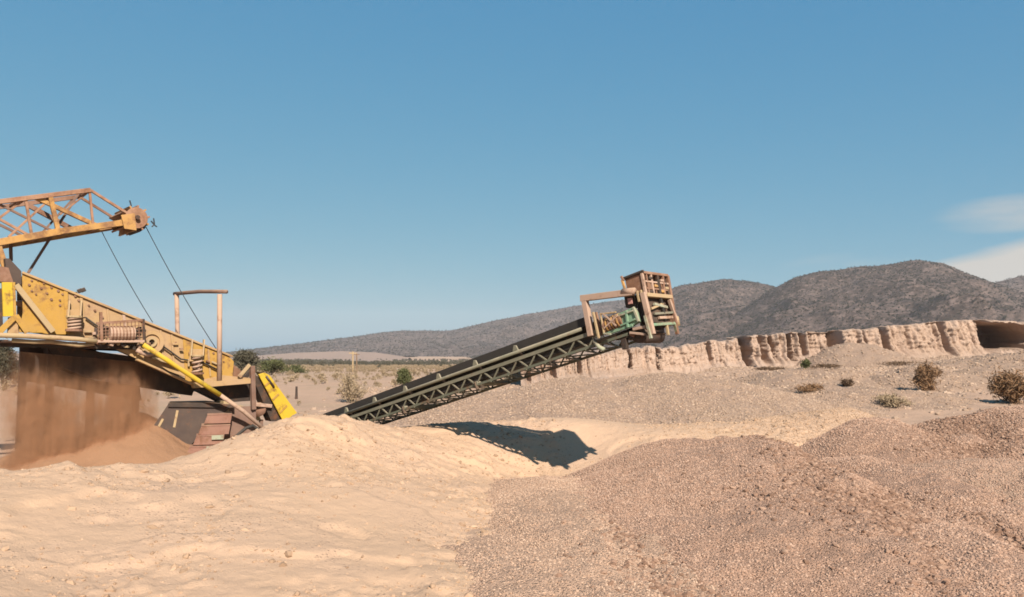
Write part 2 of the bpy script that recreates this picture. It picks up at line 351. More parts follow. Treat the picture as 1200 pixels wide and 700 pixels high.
def scatter(name, src_mesh, coll, density, smin, smax, seed, parent=None, attr=None, power=2.0, normal=True):
    o = bpy.data.objects.new(name, src_mesh); COL.objects.link(o)
    if parent: o.parent = parent
    o['kind'] = 'stuff'
    g = bpy.data.node_groups.new(name, 'GeometryNodeTree')
    g.interface.new_socket('Geometry', in_out='INPUT', socket_type='NodeSocketGeometry'); g.interface.new_socket('Geometry', in_out='OUTPUT', socket_type='NodeSocketGeometry')
    N = g.nodes; L = g.links; gi = N.new('NodeGroupInput'); go = N.new('NodeGroupOutput')
    d = N.new('GeometryNodeDistributePointsOnFaces'); d.inputs['Density'].default_value = density; d.inputs['Seed'].default_value = seed
    L.new(gi.outputs[0], d.inputs['Mesh'])
    if attr:
        na = N.new('GeometryNodeInputNamedAttribute'); na.data_type = 'FLOAT'; na.inputs['Name'].default_value = attr
        mm = N.new('ShaderNodeMath'); mm.operation = 'MULTIPLY'; mm.inputs[1].default_value = density
        L.new(na.outputs[0], mm.inputs[0]); L.new(mm.outputs[0], d.inputs['Density'])
    ci = N.new('GeometryNodeCollectionInfo'); ci.inputs['Collection'].default_value = coll; ci.inputs['Separate Children'].default_value = True; ci.inputs['Reset Children'].default_value = True
    ip = N.new('GeometryNodeInstanceOnPoints'); ip.inputs['Pick Instance'].default_value = True
    L.new(d.outputs['Points'], ip.inputs['Points']); L.new(ci.outputs[0], ip.inputs['Instance'])
    rr = N.new('FunctionNodeRandomValue'); rr.data_type = 'FLOAT_VECTOR'
    if normal: rr.inputs[0].default_value = (-0.5, -0.5, 0); rr.inputs[1].default_value = (0.5, 0.5, 6.28)
    else: rr.inputs[0].default_value = (0, 0, 0); rr.inputs[1].default_value = (0, 0, 6.28)
    L.new(rr.outputs[0], ip.inputs['Rotation'])
    rs = N.new('FunctionNodeRandomValue'); rs.data_type = 'FLOAT'; rs.inputs[2].default_value = 0.0; rs.inputs[3].default_value = 1.0; rs.inputs['Seed'].default_value = seed + 5
    pw = N.new('ShaderNodeMath'); pw.operation = 'POWER'; pw.inputs[1].default_value = power; L.new(rs.outputs[1], pw.inputs[0])
    ma = N.new('ShaderNodeMath'); ma.operation = 'MULTIPLY_ADD'; ma.inputs[1].default_value = smax - smin; ma.inputs[2].default_value = smin; L.new(pw.outputs[0], ma.inputs[0])
    L.new(ma.outputs[0], ip.inputs['Scale']); L.new(ip.outputs[0], go.inputs[0])
    md = o.modifiers.new('scatter', 'NODES'); md.node_group = g
    return o

# ================================================================== THE SETTING
def ground_z(x, y):
    r = np.hypot(x, y)
    z = 0.10 * fbm(x * 0.25, y * 0.25, 3, 5) * sstep(3, 30, r) + 0.045 * fbm(x * 1.3, y * 1.3, 4, 9)
    z = z + 1.7 * sstep(56, 115, y) * sstep(26, 68, x) + 0.35 * fbm(x * 0.045, y * 0.045, 4, 3) * sstep(22, 60, y)
    z = z + (0.16 * fbm(x * 0.5, y * 0.5, 4, 13) + 0.30 * np.clip(fbm(x * 0.16, y * 0.16, 3, 19), 0, 1)) * sstep(30, 42, y) * sstep(-8, 4, x) * (1 - sstep(130, 160, y))
    z = z - 0.75 * np.exp(-((x - 0.8) / 3.6) ** 2 - ((y - 19.6) / 2.6) ** 2)
    z = z - 0.016 * np.clip(y - 60, 0, 700) * (1 - sstep(0.02, 0.13, x / np.maximum(y, 1.0)))
    # worn edge of a dirt terrace across the far right of the pit
    e = y - (72 + 3 * fbm(x * 0.06, x * 0, 3, 8)); z = z + 0.7 * sstep(-0.4, 0.5, e) * sstep(19, 27, x) * (1 - sstep(58, 66, x))
    return z
ang = np.concatenate([np.linspace(-180, -62, 60)[:-1], np.linspace(-62, -40, 60)[:-1], np.linspace(-40, 40, 560), np.linspace(40, 62, 60)[1:], np.linspace(62, 180, 60)[1:]])
rad = np.concatenate([np.linspace(0.05, 4, 10)[:-1], np.geomspace(4, 140, 330)[:-1], np.geomspace(140, 3400, 60)])
A, R = np.meshgrid(np.radians(ang), rad); GX = R * np.sin(A); GY = R * np.cos(A)
ground = grid_mesh('ground', GX, GY, ground_z(GX, GY), 'ground'); tag(ground, kind='structure')

# --- hills
def mat_hill(name, soil, soil2, veg):
    t = MT(name); big = t.rng(t.noise(0.014, 6, 0.66), 0.42, 0.58); col = t.mix(big, tuple(c * 1.25 for c in soil), tuple(c * 0.72 for c in soil2))
    sp = t.rng(t.noise(0.16, 5, 0.7), 0.46, 0.56); col = t.mix(t.math('MULTIPLY', sp, 0.75), col, veg)
    pale = t.rng(t.noise(0.11, 8, 0.75, sc=(1, 1, 0.6)), 0.50, 0.60, 0, 0.85); col = t.mix(pale, col, tuple(min(1, c * 1.95) for c in soil))
    return t.done(col, 0.97, t.bump(t.noise(0.25, 5, 0.7), 0.9, 2.0), spec=0.1)
M['hill'] = mat_hill('scrub_hillside', (0.125, 0.091, 0.078), (0.092, 0.067, 0.057), (0.055, 0.044, 0.036))
M['bare'] = mat_sand('bare_hillfoot', (0.36, 0.26, 0.205), (0.32, 0.235, 0.19), (0.2, 0.16, 0.13), 0.3)
M['hill_far'] = mat_hill('far_hillside', (0.13, 0.098, 0.086), (0.10, 0.077, 0.067), (0.063, 0.052, 0.044))
def hill(name, ridge, Yr, depth_f, depth_b, seed, mat, base=-13.0, spur=0.30, npx=420, nd=110):
    """ridge: (px,py) silhouette of the crest that stands Yr metres off"""
    px = np.array([p[0] for p in ridge], float); py = np.array([p[1] for p in ridge], float)
    U = np.linspace(px[0], px[-1], npx); prof = np.interp(U, px, py)
    k = np.hanning(9); k /= k.sum(); prof = np.convolve(np.pad(prof, 4, mode='edge'), k, 'valid')
    zr = np.array([P(600, q, Yr)[2] for q in prof]) - base
    T = np.linspace(-1, 1, nd)                                   # -1 foot in front, 0 crest, 1 foot behind
    TT, UU = np.meshgrid(T, U, indexing='ij'); ZR = np.broadcast_to(zr, TT.shape)
    YY = Yr + np.where(TT < 0, TT * depth_f, TT * depth_b); XX = (UU - 600) / FPX * Yr * (0.35 + 0.65 * YY / Yr)
    a = 1 - np.abs(TT); shape = a ** 1.15 * (0.75 + 0.25 * a)
    n = ridged(XX * 0.012 + 3 + 0.4 * fbm(XX * .01, YY * .01, 2, 5), YY * 0.004 + seed, 4, seed) - 0.6
    f2 = fbm(XX * 0.02, YY * 0.02, 4, seed + 5)
    Z = base - 2 + (ZR + 2) * (shape + spur * 4 * n * a * (1 - a) * (TT < 0.2)) + f2 * ZR * 0.06 * np.minimum(1, (1 - a) * 3 + .25) + fbm(XX * 0.007, YY * 0.009, 3, seed + 9) * ZR * 0.16 * np.minimum(1, (1 - a) * 2.5)
    return tag(grid_mesh(name, XX, YY, Z, mat), kind='structure')
hill_left = hill('hill', [(-400, 428), (-100, 424), (150, 421), (240, 418), (285, 411), (350, 403), (410, 395), (470, 387), (525, 388), (560, 380), (590, 373), (640, 364), (690, 356), (750, 349), (800, 346), (870, 355), (950, 385), (1020, 420)], 2300, 800, 700, 11, 'hill_far')
hill_mid = hill('hill', [(520, 425), (600, 410), (660, 392), (720, 365), (770, 344), (800, 333), (850, 327), (880, 329), (905, 335), (950, 345), (1000, 370), (1080, 400), (1120, 420)], 1500, 700, 500, 23, 'hill')
hill_bare = hill('hill', [(230, 420), (300, 417), (345, 413.5), (400, 411.5), (440, 413), (480, 419)], 1050, 160, 200, 51, 'bare')
hill_right = hill('hill', [(760, 424), (820, 395), (870, 362), (905, 338), (930, 325), (958, 317), (985, 317), (1010, 312), (1045, 309), (1080, 305), (1105, 308), (1135, 320), (1165, 330), (1210, 345), (1300, 375), (1400, 410)], 1150, 640, 500, 37, 'hill')
hill_edge = hill('hill', [(1080, 420), (1130, 350), (1165, 332), (1200, 323), (1260, 318), (1340, 322), (1450, 345), (1600, 400)], 1550, 600, 500, 41, 'hill')

# --- quarry face and the plateau above it
def mat_cliff():
    t = MT('quarry_face'); big = t.rng(t.noise(0.14, 5, 0.6), 0.35, 0.65); col = t.mix(big, (0.58, 0.415, 0.315), (0.52, 0.375, 0.29))
    band = t.rng(t.noise(0.5, 4, 0.6, sc=(0.12, 0.12, 2.2)), 0.45, 0.62); col = t.mix(t.math('MULTIPLY', band, 0.28), col, (0.33, 0.215, 0.14))
    vs = t.rng(t.noise(1.0, 5, 0.65, sc=(1.2, 1.2, 0.12)), 0.55, 0.72); col = t.mix(t.math('MULTIPLY', vs, 0.4), col, (0.27, 0.18, 0.125))
    return t.done(col, 0.97, t.bump(t.noise(1.1, 7, 0.75), 0.9, 0.35), spec=0.1)
M['cliff'] = mat_cliff()
ctl = [(610, 62, 424, 0.2), (660, 74, 422, 0.2), (700, 84, 414, 0.1), (740, 90, 408, 0.1), (790, 95, 404, 0.1), (840, 97, 398, 0.2), (880, 98, 393, 0.4), (960, 101, 390, 0.6), (1010, 103, 385, 0.9), (1080, 107, 379, 1.3), (1150, 110, 374, 1.7), (1220, 112, 377, 1.8), (1320, 112, 376, 1.8), (1460, 106, 372, 1.8)]
cpx = np.linspace(610, 1460, 900); cY = np.interp(cpx, [c[0] for c in ctl], [c[1] for c in ctl]); cX = (cpx - 600) / FPX * cY
cT = np.interp(cpx, [c[0] for c in ctl], [P(600, c[2], c[1])[2] for c in ctl]); cB = np.interp(cpx, [c[0] for c in ctl], [c[3] for c in ctl]) - 0.6
cT = cT + 0.35 * fbm(cpx * 0.04, cpx * 0, 4, 2) + 0.22 * fbm(cpx * 0.21, cpx * 0, 3, 22); sarc = np.concatenate([[0], np.cumsum(np.hypot(np.diff(cX), np.diff(cY)))])
prof = [(0.00, -4.4), (0.10, -3.2), (0.20, -2.2)] + [(0.20 + 0.76 * i / 42, -2.1 + 1.75 * (i / 42) ** 0.8) for i in range(43)] + [(0.975, -0.22), (0.992, 0.1), (1.0, 0.6), (1.0, 3.0), (1.01, 25.0), (1.02, 120.0), (1.03, 480.0)]
Zs, Xs, Ys = [], [], []
gul = ridged(sarc * 0.26, sarc * 0 + 4.2, 3, 6); gul2 = ridged(sarc * 0.9, sarc * 0 + 1.7, 3, 16)
for t_, off in prof:
    hgt = cT - cB; z = cB + hgt * t_; facew = np.clip((t_ - 0.05) * 3, 0, 1) * np.clip((1.04 - t_) * 14, 0, 1)
    cut = (np.clip(gul - 0.60, 0, 1) * 12.0 + np.clip(gul2 - 0.70, 0, 1) * 5.0 * (0.4 + 0.6 * np.clip(z - cB, 0, 3) / 3)) * facew
    n = (0.7 * fbm(sarc * 1.6, z * 0.45 + 7, 4, 12) + 0.12 * fbm(sarc * 0.3, z * 3.2, 3, 52) + 0.5 * (ridged(sarc * 1.25 + 0.12 * z, z * 0.22, 3, 62) - 0.6) + 0.55 * fbm(sarc * 2.6 + 3, z * 0.7, 4, 83) + 0.34 * fbm(sarc * 5.5, z * 3.8, 3, 85)) * facew
    talus = 2.6 * np.clip(0.42 - t_, 0, 1) * (1 + 0.8 * fbm(sarc * 0.12, sarc * 0, 3, 9) + 0.5 * fbm(sarc * 0.6, sarc * 0, 3, 19))
    # two undercut hollows in the face
    hole = sum(dp * sstep(a_ - w_, a_, cpx + w_ * 2.0 * fbm(z * 0.5, cpx * 0.05, 3, 3)) * (1 - sstep(b_, b_ + w_, cpx + w_ * 2.0 * fbm(z * 0.6, cpx * 0.05 + 9, 3, 5))) * np.clip((t_ - lo - 0.10 * fbm(cpx * 0.11, cpx * 0, 3, 72)) * 30, 0, 1) * np.clip((hi - t_ - 0.05 * np.abs(fbm(cpx * 0.13, cpx * 0 + 3, 3, 74))) * 40, 0, 1)
               for a_, b_, w_, lo, hi, dp in ((868, 875, 2.0, 0.22, 3.0, 6.0), (1160, 1200, 5, 0.30, 0.955, 11), (902, 905, 1.6, 0.26, 3.0, 4.5), (926, 931, 1.6, 0.26, 3.0, 5.5), (942, 944, 1.4, 0.36, 3.0, 4.0), (768, 770, 1.4, 0.3, 3.0, 3.5), (735, 737, 1.4, 0.3, 3.0, 3.5)))
    yy = cY + off - talus * 2.2 + cut + n + hole
    Xs.append(cX * np.where(off > 1, yy / cY, 1)); Ys.append(yy); Zs.append(z + (0.15 * fbm(sarc * .5, sarc * 0 + t_ * 9, 3, 4) if t_ < .3 else 0))
cliff = tag(grid_mesh('quarry_face', np.array(Xs), np.array(Ys), np.array(Zs), 'cliff', smooth=False), kind='structure')

# ================================================================== PILES
SP = []
for q in [(0, 560, 12.5), (30, 556, 12.8), (60, 548, 13.2), (88, 546, 13.4), (108, 553, 13.6), (140, 547, 13.9), (172, 552, 14.2), (205, 558, 14.5), (232, 552, 14.9), (260, 530, 15.6), (300, 508, 16.6), (335, 491, 18), (365, 488, 19), (400, 491, 20), (440, 498, 20.9), (475, 502, 21.5),
          (-200, 565, 11.5), (-200, 700, 7.6), (0, 700, 8.2), (200, 700, 8.6), (400, 700, 9.0), (520, 700, 9.25), (100, 620, 10.6), (250, 610, 11.4), (370, 580, 13.3), (330, 530, 15.6), (420, 540, 16.8), (450, 560, 15.2), (470, 620, 12.3), (560, 640, 12.0),
          (495, 506, 21.4), (520, 521, 20.2), (530, 503, 21.6), (560, 537, 19.9), (560, 520, 20.7), (560, 506, 21.5), (600, 556, 19.9), (600, 530, 20.9), (600, 505, 21.9), (640, 560, 19.9), (640, 530, 21.0), (640, 499, 22.2), (690, 545, 20.3), (690, 525, 21.2), (690, 499, 22.4), (560, 560, 18.4), (590, 590, 15.3), (735, 545, 19.6),
          (760, 500, 23.6), (850, 497, 24.6), (940, 490, 25.5), (760, 515, 20.8), (850, 512, 21.4), (940, 505, 22.4), (1010, 480, 27.5)]:
    SP.append(tuple(P(*q)))
for q in [(-13, 14.5, 0.1), (-11, 15.8, 0.05), (-9.2, 16.6, 0.05), (-7.7, 17.8, 0.2), (-6.6, 20, 0.35), (-6.0, 22.3, 0.35), (-4.6, 23.6, 0.35), (-2.6, 24.8, 0.3), (0, 26.2, 0.1), (4, 27.5, 0.1), (8, 29, 0.1), (12.5, 30, 0.1), (13, 24, 0.0), (9, 18, -0.2), (4.5, 16.5, -0.2), (2.5, 12, -0.3), (1.5, 8, -0.3), (-1, 5, -0.3), (-6, 4, 0.0), (-12, 5, 0.2), (-18, 10, 0.5), (-18, 16, 0.0), (-10, 19, -0.3), (-9, 23, -0.4), (-4, 27.5, -0.4), (0, 30, -0.4), (6, 32, -0.4), (14, 33, -0.4)]:
    SP.append(q)
sand_rbf = RBF(SP, 0.004)
def patch(x0, x1, y0, y1, step):
    return np.meshgrid(np.arange(x0, x1, step), np.arange(y0, y1, step))
X, Y = patch(-17.5, 14, 4.2, 32, 0.065)
Z = sand_rbf(X, Y)
clod = np.clip(fbm(X * 2.6, Y * 2.6, 4, 21) - 0.08, 0, 1); lum = fbm(X * 0.9, Y * 0.9, 3, 4)
rough_zone = sstep(-0.25, 0.30, fbm(X * 0.45, Y * 0.45, 3, 77) + 0.25 * np.exp(-((X + 5.5) ** 2 + (Y - 17) ** 2) / 8))
bil = np.abs(fbm(X * 3.4 + 0.3 * fbm(X * 2, Y * 2, 2, 8), Y * 3.4, 3, 121)); small = np.clip(fbm(X * 7.5, Y * 7.5, 2, 131) - 0.15, 0, 1)
slump = sstep(-0.05, 0.05, fbm(X * 0.55 + 4, Y * 0.55, 3, 141))
Z = Z + 0.025 * lum + 0.06 * slump + rough_zone * (0.13 * clod + 0.04 * bil + 0.07 * small) - 0.06 * rough_zone + (1 - rough_zone) * 0.02 * bil + 0.012 * fbm(X * 9, Y * 9, 2, 3)
# old wheel ruts across the near foot
rut = 9 + 0 * (Y - (8.6 + 0.10 * (X + 8))); Z = Z - 0.05 * np.exp(-(rut / 0.25) ** 2) * (X < -1) - 0.05 * np.exp(-((rut - 1.5) / 0.25) ** 2) * (X < -1)
edge = sstep(-17.5, -16.5, X) * sstep(4.2, 5.2, Y) * (1 - sstep(30.5, 31.9, Y)) * (1 - sstep(12, 13.9, X)); Z = Z * edge - 0.5 * (1 - edge)
dens = np.clip(rough_zone * 0.9 + 0.06 + 5.0 * sstep(-1.5, 0.3, X + 0.9 * fbm(X * .7, Y * .7, 3, 66)) * (1 - sstep(14, 17.5, Y)) + 1.4 * sstep(0.1, 0.5, fbm(X * .5, Y * .5, 3, 91)) + 3.2 * sstep(3, 8, X + 2.5 * fbm(X * .3, Y * .3, 3, 97)) * sstep(19, 21, Y) + 2.0 * sstep(23.5, 25.5, Y) * (X > -2), 0, 6)
sand_pile = grid_mesh('sand_pile', X, Y, Z, 'sand', keep=Z > ground_z(X, Y) - 0.25, attrs={'dens': dens})
tag(sand_pile, 'wide bank of loose pale peach sand in the left foreground', 'sand pile')
scatter('pebbles', sand_pile.data, ST_SAND, 70, 0.006, 0.035, 4, sand_pile, 'dens', 2.6)
scatter('clods', sand_pile.data, ST_SAND, 7, 0.015, 0.075, 14, sand_pile, 'dens', 3.2)

def lobe_fn(cx, cy, zc, rl, rr, rb, rf, seed, rot=0.0, rnd=0.16, amp=0.16, e=1.0):
    c, s_ = math.cos(rot), math.sin(rot)
    def coarse(x, y):
        dx = (x - cx) * c + (y - cy) * s_; dy = -(x - cx) * s_ + (y - cy) * c
        r = np.hypot(dx / np.where(dx < 0, rl, rr), dy / np.where(dy < 0, rf, rb)) + 0.12 * fbm(x * 1.1, y * 1.1, 3, seed + 70); a = np.arctan2(dy / rf, dx / rr)
        return np.exp(-((r - 0.58) / 0.22) ** 2) * np.exp(-((a + 0.45) / 0.75) ** 2) * min(1.2, zc * 1.1)
    def f(x, y):
        dx = (x - cx) * c + (y - cy) * s_; dy = -(x - cx) * s_ + (y - cy) * c
        r = np.hypot(dx / np.where(dx < 0, rl, rr), dy / np.where(dy < 0, rf, rb))
        r = r * (1 + amp * fbm(np.arctan2(dy, dx) * 1.6 + 5, r * 0.8, 3, seed))
        r = np.sqrt(r * r + rnd * rnd) - rnd * 0.5
        return zc * (1.0 - r)
    f.coarse = coarse
    return f
SURF = []
def surf_za(x, y):
    z = ground_z(x, y)
    for lobes, base in SURF:
        for f in lobes: z = np.maximum(z, f(x, y) + (0 if base is None else base(x, y)))
    return z
def surf_z(x, y): return float(surf_za(np.array([float(x)]), np.array([float(y)]))[0])
def land(px, py, Y0=24.0, Y1=400.0):
    """where the line of sight through a point of the photograph meets the land"""
    Y = np.geomspace(Y0, Y1, 260); r = ray(px, py); X = r[0] * Y / r[1]; Zr = H + r[2] * Y / r[1]
    k = np.nonzero(Zr <= surf_za(X, Y))[0]; k = k[0] if len(k) else len(Y) - 1
    return np.array((X[k], Y[k], Zr[k]))
def pile(name, label, lobes, x0, x1, y0, y1, step, mat, stones, dens_n, smin, smax, seed, base=None, rough=0.09, cat='gravel pile', pw=2.2):
    X, Y = patch(x0, x1, y0, y1, step); Z = np.full(X.shape, -9.0)
    for f in lobes: Z = np.maximum(Z, f(X, Y))
    # blur creases a little
    for _ in range(3): Z[1:-1, 1:-1] = (Z[1:-1, 1:-1] * 2 + Z[:-2, 1:-1] + Z[2:, 1:-1] + Z[1:-1, :-2] + Z[1:-1, 2:]) / 6
    gz = ground_z(X, Y); Z = Z + (0 if base is None else base(X, Y)) + rough * fbm(X * 1.2, Y * 1.2, 4, seed) + rough * 0.5 * fbm(X * 4, Y * 4, 3, seed + 3)
    bandv = np.clip(sum(f.coarse(X, Y) for f in lobes) * sstep(-0.3, 0.3, fbm(X * 0.9, Y * 0.9, 3, seed + 60) + 0.35), 0, 1.2)
    if step < 0.1: Z = Z - 0.16 * bandv
    else: bandv = bandv * 0
    gx, gy = np.gradient(Z, step); steep = np.hypot(gx, gy)
    coarse = np.clip(0.55 + 0.9 * fbm(X * 0.45, Y * 0.45, 3, seed + 8) + 0.5 * sstep(0.25, 0.5, steep), 0.15, 1.3)
    SURF.append((lobes, base)); o = grid_mesh(name, X, Y, Z, mat, keep=Z > gz - 0.2, attrs={'dens': coarse * np.clip(1 - 1.1 * bandv, 0.05, 1), 'band': bandv}); tag(o, label, cat)
    if smax < 0.05 and dens_n: scatter('coarse_stones', o.data, ST_DARK, 620, 0.015, 0.055, seed + 40, o, 'band', 2.2)
    if dens_n: scatter('gravel_stones', o.data, stones, dens_n, smin, smax, seed, o, 'dens', pw)
    return o
pile('gravel_pile', 'reddish gravel heap with rounded top right below the conveyor head',
     [lobe_fn(3.5, 16.3, 1.38, 2.3, 4.6, 3.0, 7.8, 3, 0.10, 0.36, 0.08), lobe_fn(5.0, 15.4, 1.52, 4.4, 1.7, 3.0, 7.2, 35, 0.16, 0.30, 0.08), lobe_fn(4.5, 11.0, 0.60, 2.4, 1.9, 3, 3.4, 31, 0, 0.3)], -0.5, 8, 5, 20.5, 0.055, 'gravel_red', ST_RED, 1500, 0.006, 0.022, 5)
pile('gravel_pile', 'low beige gravel fan beside the sand at bottom centre',
     [lobe_fn(0.85, 14.6, 0.50, 1.2, 2.6, 3.2, 8.5, 14, 0.05, 0.30), lobe_fn(1.0, 9.5, 0.36, 2.0, 2.4, 4, 4, 15, 0, 0.4)], -2, 4.5, 4.5, 19.5, 0.055, 'gravel_grey', ST_FAN, 1500, 0.006, 0.021, 8)
pile('gravel_pile', 'brown gravel heap with dark coarse flank, right of the reddish heap',
     [lobe_fn(7.0, 14.6, 1.06, 3.0, 1.45, 4.5, 6.4, 41, 0.20, 0.26), lobe_fn(6.1, 10.8, 0.66, 2.4, 1.3, 2.8, 3.5, 44, 0.2, 0.3)], 2.5, 10.5, 5, 20.5, 0.055, 'gravel_red', ST_RED, 1400, 0.006, 0.025, 11)
pile('gravel_pile', 'tan gravel heap filling the lower right corner',
     [lobe_fn(10.2, 15.2, 0.92, 3.6, 4.0, 4.0, 7.0, 51, 0.2, 0.3), lobe_fn(9.4, 10.6, 0.62, 2.3, 3.0, 3.0, 4.0, 54, 0.1, 0.3)], 5.5, 15.5, 5, 20, 0.06, 'gravel_grey', ST_RED, 1300, 0.006, 0.025, 17)
pile('gravel_bank', 'long reddish brown gravel bank behind the heaps at the right edge',
     [lobe_fn(13.6, 21.0, 1.62, 6.2, 7, 2.2, 4.6, 61, 0.05, 0.22), lobe_fn(9.4, 20.4, 1.36, 2.2, 4, 2.2, 4.2, 64, 0.0, 0.25)], 6, 21, 14.5, 24.5, 0.07, 'gravel_red', ST_RED, 600, 0.010, 0.034, 21, cat='gravel bank')
pile('gravel_pile', 'big pale gravel pile behind the conveyor, centre of the pit',
     [lobe_fn(7.4, 36.5, 2.15, 7, 8.5, 6, 8.5, 71, 0, 0.22), lobe_fn(3.0, 36.5, 1.95, 6.5, 5, 5, 8.5, 74, 0, 0.25), lobe_fn(-1.0, 35.5, 1.25, 5, 5, 5, 6, 78, 0, 0.3), lobe_fn(10.5, 35, 1.15, 4, 5, 5, 5, 79)], -7, 18, 25, 43, 0.12, 'gravel_far', ST_BEI, 170, 0.015, 0.06, 25, rough=0.10)
pile('gravel_pile', 'small pale gravel heap on the far terrace left of the dry bushes',
     [lobe_fn(26.0, 66, 1.9, 7, 8, 6, 6, 81, 0, 0.25)], 17, 36, 58, 74, 0.3, 'gravel_far', ST_BEI, 16, 0.04, 0.14, 27, base=ground_z, rough=0.15)
pile('gravel_pile', 'grey streaked gravel heaps below the terrace edge, far right',
     [lobe_fn(33.5, 62, 1.7, 6, 5, 5, 6, 84, 0, 0.2), lobe_fn(38.5, 63, 1.5, 5, 6, 5, 6, 86, 0, 0.2)], 25, 46, 54, 70, 0.3, 'gravel_far', ST_BEI, 16, 0.04, 0.14, 28, base=ground_z, rough=0.2)
pile('gravel_pile', 'low pinkish gravel heap on the flat right of the big pale pile',
     [lobe_fn(16.5, 43, 1.15, 5, 7, 4, 5, 95, 0.1, 0.25), lobe_fn(21, 46, 0.9, 5, 6, 4, 5, 96, 0.1, 0.25)], 10, 29, 36, 52, 0.16, 'gravel_far', ST_BEI, 50, 0.02, 0.08, 47, base=ground_z, rough=0.14)
pile('gravel_pile', 'cone of pale rubble against the quarry face',
     [lobe_fn(43, 98, 3.0, 7, 8, 5, 9, 88, 0, 0.18)], 30, 58, 84, 106, 0.4, 'gravel_far', ST_BEI, 6, 0.06, 0.2, 29, base=ground_z, rough=0.2)
pile('gravel_pile', 'grey rubble slope under the quarry face at the right edge',
     [lobe_fn(57, 84, 1.5, 12, 14, 8, 12, 91, 0, 0.2)], 38, 74, 68, 96, 0.4, 'gravel_far', ST_BEI, 6, 0.06, 0.2, 30, base=ground_z, rough=0.25)

# ================================================================== SCREENING PLANT (left)
_o = P(231, 433, 20.5)
MP = Plane(_o, (0.74, 0.67)); A_ = MP.at; NM = MP.n; UM = MP.u
UPZ = np.array((0, 0, 1.0))
plant = thing('screening_plant', 'dusty yellow vibrating screen on a steel stand with sand pouring beneath', 'screening plant', (*(A_(120, 420, 0.9)[:2]), 0.0))
WS = 1.9                                                   # width of the screen body
def plate(pix, off, th, name, mat, parent=plant, bevel=0.0):
    return MB().prism([A_(x, y, off) for x, y in pix], NM * th).build(name, mat, parent, bevel=bevel)
# side plates of the vibrating body
sp1 = plate([(26, 320), (76, 340), (79, 392), (60, 392), (27, 388)], 0.0, 0.03, 'side_plate', 'yellow')
sp2 = plate([(76.4, 340), (118, 357), (165, 375), (170, 425), (120, 402), (79.4, 393)], 0.012, 0.03, 'side_plate', 'yellow_dusty')
sp3 = plate([(165.4, 375), (214, 394.5), (217, 442), (170.4, 425)], 0.02, 0.03, 'side_plate', 'yellow_dusty')
sp4 = plate([(214.4, 394.5), (268, 417), (274, 424), (272, 447), (217.4, 447)], 0.0, 0.03, 'side_plate', 'yellow')
MB().prism([A_(x, y, WS) for x, y in [(20, 322), (205, 396), (262, 420), (262, 444), (205, 440), (110, 400), (20, 388)]], NM * 0.03).build('side_plate', 'yellow_dusty', plant)
# cross decks between the side plates
for k, (a, b) in enumerate((((28, 332), (268, 424)), ((30, 352), (266, 440)))):
    p0, p1 = A_(*a, 0.06), A_(*b, 0.06)
    MB().prism([p0, p1, p1 + NM * (WS - 0.09), p0 + NM * (WS - 0.09)], UPZ * 0.03).build('screen_deck', 'rust', plant)
# stiffening flanges along the top edge and plate joints
def bar(a, b, off, wd, ht, name, mat, parent=plant, up=None): return MB().beam(A_(*a, off), A_(*b, off), wd, ht, NM if up is None else up).build(name, mat, parent, bevel=0.004)
bar((26, 319.4), (272, 417.8), -0.02, 0.05, 0.07, 'top_flange', 'yellow_dusty')
bar((77, 341), (79.5, 392), -0.022, 0.09, 0.02, 'joint_strap', 'yellow')
bar((95, 349), (98, 372), -0.012, 0.06, 0.022, 'joint_strap', 'yellow_dusty')
for x_ in (126, 188, 201, 244): bar((x_, 360.5 + (x_ - 126) * 0.398 + 2), (x_ + 2.5, 360.5 + (x_ - 126) * 0.398 + 34), -0.012, 0.045, 0.03, 'stiffener', 'yellow_dusty')
bar((145, 369), (148, 396), -0.014, 0.07, 0.02, 'joint_strap', 'rust_pink')
rnd = random.Random(3)
for (x, y) in [(37, 329), (44, 328), (51, 332), (60, 337), (48, 338), (37, 341), (42, 345), (68, 341), (70, 352), (73, 345), (60, 351), (70, 358), (34, 334), (55, 344), (92, 352), (104, 358), (111, 364), (88, 347), (120, 372), (206, 402), (250, 414), (262, 424), (243, 425)]:
    c = A_(x, y, -0.0); MB().tube([c - NM * 0.03, c + NM * 0.01], 0.022 + 0.010 * rnd.random(), 6).build('bolt', 'rust', plant)
# spring stacks with seats and hanger brackets
for (cx, y0, y1, rs) in ((87, 372.5, 386, 0.13), (231, 418, 436.5, 0.11)):
    a, b = A_(cx, y0, -0.17), A_(cx, y1, -0.17)
    sp = MB().helix(b, a, rs, 0.028, 3.6).build('spring', 'rust_pink', plant, smooth=True)
    MB().tube([a, a + UPZ * 0.05], rs + 0.05, 12).build('spring_cap', 'pipe', sp); MB().tube([b - UPZ * 0.05, b], rs + 0.06, 12).build('spring_seat', 'rust', sp)
    for dx in (-7.5, 6.5):
        p0, p1, p2 = A_(cx + dx, y0 - 20, -0.0), A_(cx + dx, y0 - 1, -0.0), A_(cx + dx, y0 - 1, -0.30)
        MB().prism([p0, p1, p2, p0 - NM * 0.10], UM * 0.03).build('spring_bracket', 'pipe', plant)
    bar((cx - 9, y0 - 1.5), (cx + 8, y0 - 1.5), -0.15, 0.32, 0.03, 'bracket_plate', 'yellow_dusty', up=NM)
# rusted lumps on the top edge
for x, y in ((93, 341), (97, 340), (88, 345)):
    MB().beam(A_(x - 2, y + 1, 0.05), A_(x + 3, y - 1, 0.05), 0.10, 0.06, NM).build('top_bracket', 'dark', plant, bevel=0.01)
